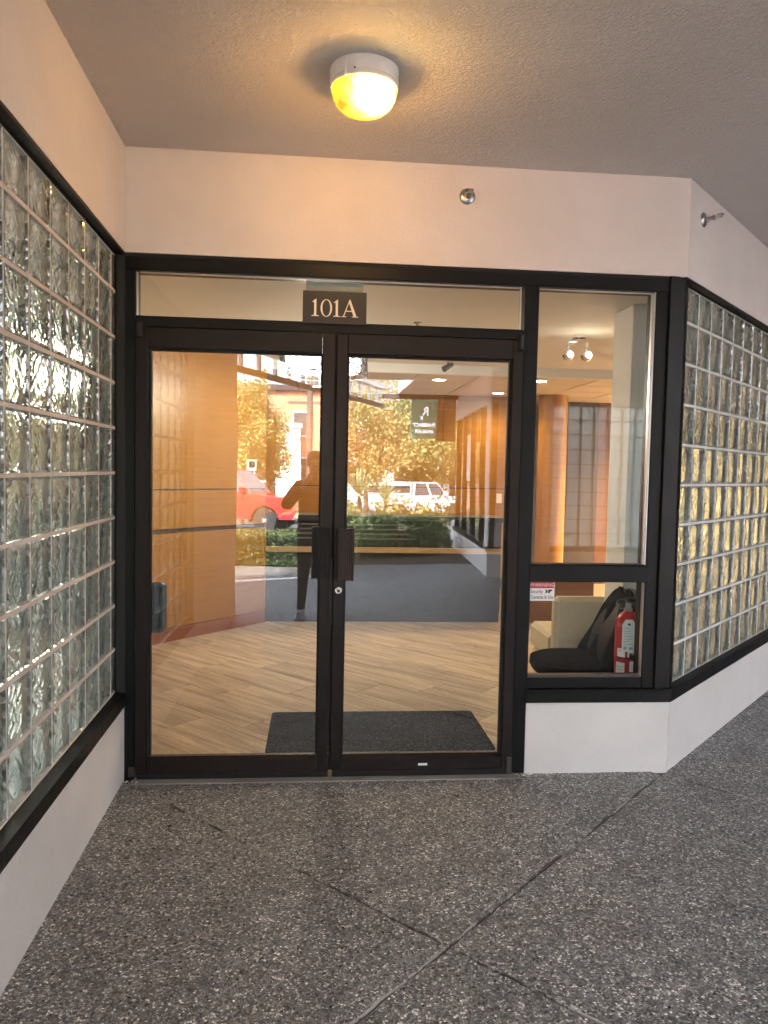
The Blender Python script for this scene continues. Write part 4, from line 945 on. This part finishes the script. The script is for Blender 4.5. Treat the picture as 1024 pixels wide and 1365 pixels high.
tree('orange tree between the spiky plants and the white pickup', 1.9, -27, G(-27), 1.5, 2.5, 1.5, 2.2, ['leaf_orange', 'leaf_orange', 'leaf_yellow'], 5200, .10)
tree('olive tree behind the white pickup', 5.3, -38, G(-38), 1.6, 3.0, 2.6, 2.6, ['leaf_olive', 'leaf_yellow'], 6500, .15)
tree('yellow tree beyond the pharmacy sign', 8.2, -42, G(-42), 2, 3.3, 2.6, 3.2, ['leaf_yellow', 'leaf_olive'], 6000, .16)
tree('tall half bare tree above the canopy line', 3.6, -46, G(-46), 3, 6.5, 2.6, 4.5, ['leaf_yellow', 'leaf_orange'], 2600, .14)
tree('large orange tree far left across the lot', -7.5, -30, G(-30), 2, 4, 2.8, 3.2, ['leaf_orange', 'leaf_yellow'], 5000, .16)
for i, (x, y, r_, mt_) in enumerate([(-7.2, 12.5, 2.6, 'leaf_yellow'), (-10.5, 15, 3, 'leaf_olive'), (-5.2, 17, 2.6, 'leaf_orange'), (-13, 9, 3, 'leaf_yellow'), (17, -3, 3, 'leaf_yellow'), (15, 3.5, 2.4, 'leaf_orange'), (20, 9, 3, 'leaf_olive'), (15, -11, 3, 'leaf_olive')]):
    nm_ = ['yellow tree glimpsed through the left glass blocks', 'olive tree beyond the left glass blocks', 'orange tree left of the clinic', 'far yellow tree left of the covered way', 'yellow tree outside the right passage', 'orange tree outside the right passage', 'olive tree far out on the right', 'olive tree right of the far wing'][i]
    tree(nm_, x, y, -.07, 1.4, 2.3, r_*.8, 1.7, [mt_, 'leaf_yellow'], 3000, .16, clump=26)
# clipped hedge
hd = thing('hedge', 'low clipped green hedge in front of the parked cars', 'hedge', (-1.0, -8.15, 0))
bx('core', 'hedge_core', hd, -3.2, 1.35, -.36, .36, -.02, .42, b=.05)
nh = 9000; fc = rng.uniform(0, 1, nh); P = np.empty((nh, 3)); P[:, 0] = rng.uniform(-3.25, 1.4, nh); P[:, 1] = rng.uniform(-.38, .38, nh); P[:, 2] = rng.uniform(0, .46, nh)
P[fc < .45, 1] = .38+rng.normal(size=(fc < .45).sum())*.02; P[(fc >= .45) & (fc < .85), 2] = .46+rng.normal(size=((fc >= .45) & (fc < .85)).sum())*.02; P[fc >= .85, 1] = -.38
v, f = leaves(nh, P, .026); leafobj('foliage', v, f, ['leaf_hedge', 'leaf_olive'], hd, (P[:, 2] > .45).astype(int)*(rng.uniform(size=nh) > .45))  # lighter olive leaves on top paint in the sunlight there
v, f = leaves(5000, HEDGE2[1]+rng.normal(size=(5000, 3))*.02, .035); leafobj('foliage', v, f, ['leaf_hedge'], HEDGE2[0])
def shrub(label, x, y, r_, h_, mats, n=2200, size=.05):
    s_ = thing('shrub', label, 'shrub', (x, y, -.02), 0, 'leafy shrubs along the planting bed')
    st = MB()
    cen = np.array([[random.uniform(-r_, r_)*.8, random.uniform(-r_, r_)*.8, random.uniform(.25, 1)*h_] for _ in range(16)])
    for q in cen[:9]: st.tube([(0, 0, 0), tuple(q*.6), tuple(q)], [.012, .009, .003], 5)
    st.build('stem', 'bark', s_)
    ci = rng.integers(0, 16, n); pos = cen[ci]+rng.normal(size=(n, 3))*r_*.22; pos[:, 2] = np.maximum(pos[:, 2], .02)
    v, f = leaves(n, pos, size); leafobj('foliage', v, f, mats, s_, ci % len(mats))
for i, (x, y, r_, h_, mm_, lb) in enumerate([(.75, -9.3, .45, .55, ['leaf_green'], 'dark green shrub next to the hedge end'), (1.35, -9.7, .5, .62, ['leaf_green', 'leaf_yucca'], 'pale leaved shrub in the middle of the bed'), (1.95, -10.1, .45, .55, ['leaf_green'], 'green shrub nearest the far wing'),
                                      (2.15, -12.2, .8, .62, ['leaf_yellow', 'leaf_olive'], 'yellow shrub in front of the white pickup'), (.9, -12.0, .6, .55, ['leaf_olive', 'leaf_green'], 'olive shrub under the spiky plants')]):
    shrub(lb, x, y, r_, h_, mm_)
def yucca(label, x, y, hz):
    s_ = thing('spiky_plant', label, 'plant', (x, y, G(y)), 0, 'spiky yucca like plants')
    MB().tube([(0, 0, -.1), (.02, 0, hz)], [.07, .05], 8).build('stem', 'bark', s_)
    q = MB()
    for k in range(110):
        a_ = random.uniform(0, 6.28); el = random.uniform(-.35, 1.45); L_ = random.uniform(.45, .75)
        d = Vector((math.cos(a_)*math.cos(el), math.sin(a_)*math.cos(el), math.sin(el))); sd = Vector((-math.sin(a_), math.cos(a_), 0))*.018
        b_ = Vector((0, 0, hz)); m_ = b_+d*L_*.55; e_ = b_+d*L_-Vector((0, 0, .10*L_))
        q.add([tuple(b_-sd*.6), tuple(b_+sd*.6), tuple(m_+sd), tuple(m_-sd), tuple(e_)], [(0, 1, 2, 3), (3, 2, 4)])
    q.build('leaf_rosette', 'leaf_yucca', s_)
yucca('spiky plant just right of the door stiles', .95, -14.0, 1.15); yucca('spiky plant nearer the white pickup', 1.7, -14.8, 1.0); yucca('spiky plant behind the red pickup nose', -.35, -15.2, .75)

# ================================================================== VEHICLES
def vehicle(name, label, cat, x, y, rotz, paint, prof, cab, W_, wx, wr, group=None, extra=None):
    v_ = thing(name, label, cat, (x, y, G(y)), rotz, group)
    # body side profile with wheel arches
    pts = []
    low = prof['low']; x0, x1 = prof['x']
    pts.append((x0, low))
    for cx in wx:
        pts += [(cx+(wr+.07)*math.cos(R(t_)), max(low, wr+(wr+.07)*math.sin(R(t_)))) for t_ in range(200, -21, -20)]
    pts += [(x1, low)]+prof['top']
    b_ = MB(); n_ = len(pts); hw_ = W_/2
    secs = [(-hw_, .97), (-hw_*1.0+.06, 1.0), (hw_-.06, 1.0), (hw_, .97)]
    rr_ = [[(px, yy, .62+(pz-.62)*k_) for px, pz in pts] for yy, k_ in secs]
    b_.add([p for r_ in rr_ for p in r_], [tuple(range(n_)), tuple(range(4*n_-1, 3*n_-1, -1))]+[(i*n_+k, (i+1)*n_+k, (i+1)*n_+(k+1) % n_, i*n_+(k+1) % n_) for i in range(3) for k in range(n_)])
    b_.build('body', paint, v_, False)
    c_ = MB(); zb, zt, a0, a1, t0, t1 = cab
    lo = [(a0, -hw_+.04, zb), (a1, -hw_+.04, zb), (a1, hw_-.04, zb), (a0, hw_-.04, zb)]; hi = [(t0, -hw_+.2, zt), (t1, -hw_+.2, zt), (t1, hw_-.2, zt), (t0, hw_-.2, zt)]
    c_.add(lo+hi, [(3, 2, 1, 0), (4, 5, 6, 7), (0, 1, 5, 4), (1, 2, 6, 5), (2, 3, 7, 6), (3, 0, 4, 7)]); cb = c_.build('cab', paint, v_)
    def quad(A, B, C_, D, nm, ins=.1, out=.012):
        A, B, C_, D = map(Vector, (A, B, C_, D)); ce = (A+B+C_+D)/4; nrm = (B-A).cross(D-A).normalized()
        if nrm.dot(ce-Vector((ce.x*.98+(a0+a1)/2*.02, 0, (zb+zt)/2))) < 0: nrm = -nrm
        P_ = [ce+(q-ce)*(1-ins)+nrm*out for q in (A, B, C_, D)]; Q_ = [ce+(q-ce)*(1-ins)-nrm*.01 for q in (A, B, C_, D)]
        MB().add([tuple(q) for q in P_+Q_], [(0, 1, 2, 3), (7, 6, 5, 4)]+[(i, (i+1) % 4, 4+(i+1) % 4, 4+i) for i in range(4)]).build(nm, 'car_glass', cb)
    quad(lo[1], lo[2], hi[2], hi[1], 'windscreen'); quad(lo[3], lo[0], hi[0], hi[3], 'rear_window', .16)
    for s_ in (0, 1):
        L = (lo[0], lo[1], hi[1], hi[0]) if s_ == 0 else (lo[3], lo[2], hi[2], hi[3])
        mid = lambda p, q, t_: tuple(Vector(p).lerp(Vector(q), t_))
        quad(L[0], mid(L[0], L[1], .5), mid(L[3], L[2], .5), L[3], 'side_window', .14); quad(mid(L[0], L[1], .5), L[1], L[2], mid(L[3], L[2], .5), 'side_window', .14)
    for cx in wx:
        for s_ in (-1, 1):
            w_ = thing_part('wheel', v_, (cx, s_*(hw_-.13), wr))
            MB().lathe([(wr*.62, -.11), (wr*.94, -.115), (wr, -.07), (wr, .07), (wr*.94, .115), (wr*.62, .11)], 28, ax='y').build('tyre', 'tyre', w_, True)
            rm = MB().lathe([(wr*.6, s_*.05), (wr*.6, s_*.10), (wr*.54, s_*.11), (wr*.5, s_*.07)], 24, ax='y')
            for k in range(10):
                a_ = k*math.pi/5; rm.tube([(0, s_*.09, 0), (wr*.55*math.cos(a_), s_*.085, wr*.55*math.sin(a_))], [.025, .022], 6)
            rm.lathe([(wr*.5, s_*.03), (wr*.5, s_*.05)], 20, ax='y')
            rm.lathe([(.06, s_*.06), (.06, s_*.125)], 12, ax='y'); rm.build('rim', 'rim_metal', w_)
    f_, r_ = x1, x0; hz = prof.get('lamp', .85)
    for s_ in (-1, 1):
        bx('headlight', 'lamp_clear', v_, f_-.10, f_+.015, s_*(hw_-.22)-.17, s_*(hw_-.22)+.17, hz-.1, hz+.09, b=.02)
        bx('tail_light', 'lamp_red', v_, r_-.015, r_+.08, s_*(hw_-.11)-.09, s_*(hw_-.11)+.09, hz-.12, hz+.16, b=.02)
        bx('mirror', paint, v_, a1-.35, a1-.18, s_*(hw_+.09)-.09, s_*(hw_+.09)+.09, zb+.02, zb+.2, b=.03)
    bx('bumper', 'rim_metal', v_, f_-.06, f_+.06, -hw_+.04, hw_-.04, low+.02, low+.24, b=.03); bx('bumper', 'rim_metal', v_, r_-.06, r_+.06, -hw_+.04, hw_-.04, low+.02, low+.2, b=.03)
    bx('grille', 'dark_trim', v_, f_-.03, f_+.01, -hw_+.5, hw_-.5, hz-.18, hz+.12, b=.01); bx('plate', 'paper_white', v_, f_+.061, f_+.07, -.16, .16, low+.06, low+.2, b=.002)
    if extra: extra(v_)
    return v_
def thing_part(nm, parent, loc): return link(nm, None, parent, loc)
pk = dict(low=.42, x=(-2.75, 2.75), lamp=.88, top=[(2.78, .95), (2.70, 1.08), (1.35, 1.18), (1.2, 1.2), (-.85, 1.2), (-.9, 1.22), (-2.75, 1.22), (-2.78, .9)])
vehicle('pickup_truck', 'red pickup truck parked behind the hedge', 'truck', -2.97, -20.4, R(15), 'car_red', pk, (1.18, 1.86, -.95, 1.35, -.75, .72), 2.0, (-1.75, 1.8), .39, 'parked vehicles')
def rack(v_):
    o = bx('bed_cap', 'car_white', v_, -2.72, -.98, -.93, .93, 1.2, 1.83, b=.08)
    for s_ in (-1, 1): bx('cap_window', 'car_glass', o, -2.5, -1.15, s_*.93-.008, s_*.93+.008, 1.36, 1.70, b=.004)
    bx('cap_window', 'car_glass', o, -2.735, -2.71, -.7, .7, 1.34, 1.72, b=.004)
vehicle('pickup_truck', 'white pickup truck with a capped bed near the olive tree', 'truck', 5.0, -34.5, R(-32), 'car_white', pk, (1.18, 1.86, -.95, 1.35, -.75, .72), 2.0, (-1.75, 1.8), .39, 'parked vehicles', rack)
cr_ = dict(low=.28, x=(-2.15, 2.15), lamp=.68, top=[(2.2, .6), (2.1, .78), (1.1, .95), (-1.6, 1.0), (-2.1, .95), (-2.2, .6)])
vehicle('parked_car', 'red car parked beyond the red pickup', 'car', -1.35, -27.0, R(60), 'car_red', cr_, (.93, 1.45, -1.6, 1.05, -.95, .35), 1.78, (-1.3, 1.35), .32, 'parked vehicles')

# ================================================================== BUILDINGS AND STREET THINGS ACROSS THE LOT
def building(label, x, y, rz, W_, D_, H_, wallm, nwin, rows, z0w=1.2, ww_=1.1, wh=1.5, base=-1.6, trim='white_stucco'):
    b_ = thing('building', label, 'building', (x, y, base), rz)
    MB().box(-W_/2, W_/2, -D_, 0, 0, H_).build('wall', wallm, b_); MB().box(-W_/2-.25, W_/2+.25, -D_-.25, .25, H_, H_+.35).build('cornice', 'canopy_metal', b_)
    for r in range(rows):
        for k in range(nwin):
            cx = -W_/2+(k+.5)*W_/nwin; z = z0w+r*3.0
            w_ = bx('window', trim, b_, cx-ww_/2-.1, cx+ww_/2+.1, .001, .08, z-.1, z+wh+.1, b=.01)
            bx('pane', 'car_glass', w_, cx-ww_/2, cx+ww_/2, .0805, .09, z, z+wh, b=.004)
    return b_
bb = building('salmon stucco building across the lot behind the yellow tree', -8.2, -46, R(-8), 17, 10, 8.2, 'salmon_stucco', 7, 2, 2.2)
MB().box(5.4, 7.0, .01, 1.4, 0, 5.6).build('white_bay', 'white_stucco', bb); MB().box(5.3, 7.1, .0, 1.5, 5.6, 5.9).build('bay_cap', 'gutter_white', bb)
for k in range(5): MB().box(-8.4+k*2.6, -6.2+k*2.6, .005, .5, 6.6, 8.0).build('balcony_screen', 'far_glass', bb)
building('white building right of the salmon one across the lot', 3.6, -58, R(4), 9, 9, 7.2, 'white_stucco', 4, 2, 1.8, trim='salmon_stucco')
building('cream building outside the right passage', 24, 5, R(100), 22, 8, 6.0, 'cream_stucco', 7, 2, 1.2, base=-.1)
building('cream building left of the covered way', -12, 26, R(200), 24, 8, 4.5, 'cream_stucco', 8, 1, 1.2, base=-.1)
up_ = thing('utility_pole', 'brown utility pole with cross arms across the lot', 'pole', (-.35, -29, G(-29)))
MB().tube([(0, 0, -.2), (.02, 0, 8.2)], [.15, .11], 10).build('shaft', 'pole_wood', up_)
for z in (5.0, 7.6): bx('cross_arm', 'pole_wood', up_, -.9, .9, -.05, .05, z, z+.12)
for x in (-.8, -.4, .4, .8): MB().lathe([(.035, 7.72), (.05, 7.76), (.02, 7.86)], 10, (x, 0, 0)).build('insulator', 'gutter_white', up_)
q = MB()
for s_, z in ((-.8, 7.8), (.8, 7.8), (0, 5.6)):
    q.tube([(-22, -6+s_, z-.1), (-10, -3+s_, z-.6), (s_, 0, z), (10, 3+s_, z-.6), (22, 6+s_, z-.1)], .012, 5)
q.build('wire', 'dark_trim', up_)
bs = thing('notice_board', 'small white notice board on posts behind the hedge', 'sign', (-.98, -19.2, G(-19.2)))
bx('board', 'paper_white', bs, -.19, .19, -.01, .01, 1.1, 1.58)
for x in (-.16, .16): MB().tube([(x, -.02, -.1), (x, -.02, 1.5)], .02, 8).build('post', 'pole_wood', bs)
for k, w_ in enumerate((.13, .11, .14, .10)): bx('print_line', 'card_grey', bs, -w_, w_, .0105, .012, 1.48-k*.09, 1.505-k*.09, b=.001)

# ================================================================== PHOTOGRAPHER
def skin(name, chains, mats, parent, matfn, sub=2):
    """chains: dict name -> (co, radius(x,y)); edges"""
    vs, es, rad = chains
    me = bpy.data.meshes.new(name); me.from_pydata(vs, es, []); ob = bpy.data.objects.new('tmp_skin', me); COL.objects.link(ob)
    sm_ = ob.modifiers.new('skin', 'SKIN'); sm_.use_smooth_shade = True
    sv = me.skin_vertices[0].data
    for i, r_ in enumerate(rad): sv[i].radius = r_; sv[i].use_root = (i == 0)
    ss = ob.modifiers.new('sub', 'SUBSURF'); ss.levels = sub; ss.render_levels = sub
    dg = bpy.context.evaluated_depsgraph_get(); m2 = bpy.data.meshes.new_from_object(ob.evaluated_get(dg)); m2.name = name
    bpy.data.objects.remove(ob)
    m2.materials.clear()
    for mm_ in mats: m2.materials.append(MATS[mm_])
    if matfn: m2.polygons.foreach_set('material_index', [matfn(p.center) for p in m2.polygons])
    m2.polygons.foreach_set('use_smooth', [True]*len(m2.polygons))
    return link(name, m2, parent)
PX, PY = -.02, -3.90
pe = thing('person', 'person in dark jacket and white sneakers holding up a phone', 'person', (PX, PY, 0))
V, Eg, Rd = [], [], []
def jv(co, r_, par=None):
    V.append(co); Rd.append(r_ if isinstance(r_, tuple) else (r_, r_)); i = len(V)-1
    if par is not None: Eg.append((par, i))
    return i
pel = jv((0, 0, .86), (.15, .115)); wst = jv((0, .0, 1.02), (.135, .10), pel); cst = jv((0, .01, 1.22), (.155, .115), wst); nkb = jv((0, .015, 1.345), (.085, .075), cst)
nck = jv((0, .03, 1.40), .052, nkb); jaw = jv((0, .045, 1.455), (.058, .066), nck); hd1 = jv((0, .035, 1.525), (.074, .090), jaw); jv((0, .028, 1.585), (.062, .075), hd1)
for s_ in (-1, 1):
    hp = jv((s_*.085, 0, .80), .095, pel); kn = jv((s_*.10, .02, .45), .06, hp); an = jv((s_*.115, -.01, .09), .042, kn); ft = jv((s_*.12, .05, .045), .042, an); jv((s_*.13, .15, .035), .034, ft)
    sh = jv((s_*.165, .01, 1.305), .06, nkb if False else cst); el = jv((s_*.27, .10, 1.08), .044, sh); wr_ = jv((s_*.085, .265, 1.345), .028, el); pm_ = jv((s_*.062, .285, 1.385), (.026, .018), wr_)
    for k in range(4):
        b_ = jv((s_*(.056-.004*k), .292+.002*k, 1.41-.016*k), .0095, pm_); c_ = jv((s_*.045, .312, 1.425-.018*k), .0085, b_); jv((s_*.022, .318, 1.425-.018*k), .0075, c_)
    t1_ = jv((s_*.058, .27, 1.40), .010, pm_); jv((s_*.032, .272, 1.425), .008, t1_)
def pmf(c):
    if c.z < .085 and c.y > -.06: return 3
    if c.z < .84: return 1
    if c.z > 1.385 and abs(c.x) < .1 and c.y < .2: return 0
    if c.y > .245: return 0
    return 2
skin('body', (V, Eg, Rd), ['skin', 'trousers', 'shirt', 'shoe_white'], pe, pmf)
# jacket: torso shell and sleeves in one garment
V, Eg, Rd = [], [], []
a0 = jv((0, 0, .72), (.185, .135)); a1 = jv((0, .0, .9), (.175, .13), a0); a2 = jv((0, .0, 1.04), (.165, .122), a1); a3 = jv((0, .01, 1.2), (.178, .13), a2); a4 = jv((0, .012, 1.33), (.115, .09), a3)
for s_ in (-1, 1):
    b0 = jv((s_*.17, .01, 1.295), .074, a3); b1 = jv((s_*.28, .10, 1.08), .060, b0); jv((s_*.115, .235, 1.30), .046, b1)
skin('jacket', (V, Eg, Rd), ['jacket'], pe, None)
hr = MB().lathe([(.0, .105), (.045, .098), (.075, .07), (.085, .03), (.083, -.02), (.076, -.05)], 20, (0, .018, 1.54)); hr.build('hair', 'hair', pe, True)
for s_ in (-1, 1):
    MB().lathe([(.0, -.012), (.012, -.008), (.019, 0), (.012, .008), (0, .012)], 12, (s_*.078, .03, 1.505), 'x').build('ear', 'skin', pe, True)
    MB().lathe([(0, -.005), (.010, 0), (0, .005)], 10, (s_*.030, .120, 1.522), 'y').build('eye', 'hair', pe)
    sh_ = MB().bbox(s_*.125-.05, s_*.125+.05, -.085, .195, -.0, .028, b=.012); sh_.build('shoe_sole', 'shoe_sole', pe)
MB().lathe([(.004, .02), (.011, .008), (.014, -.012), (.004, -.02)], 10, (0, .127, 1.492)).build('nose', 'skin', pe, True)
bx('mouth', 'sign_brown', pe, -.022, .022, .108, .114, 1.455, 1.463, b=.002)
hp_ = thing('phone', 'black phone held up in both hands of the photographer', 'phone', (0, -3.583, 1.43))
bx('case', 'phone_black', hp_, -.038, .038, -.004, .004, -.08, .075, b=.0035); MB().lathe([(.009, .0042), (.009, .006)], 16, (0, 0, .041), 'y').build('lens', 'car_glass', hp_)
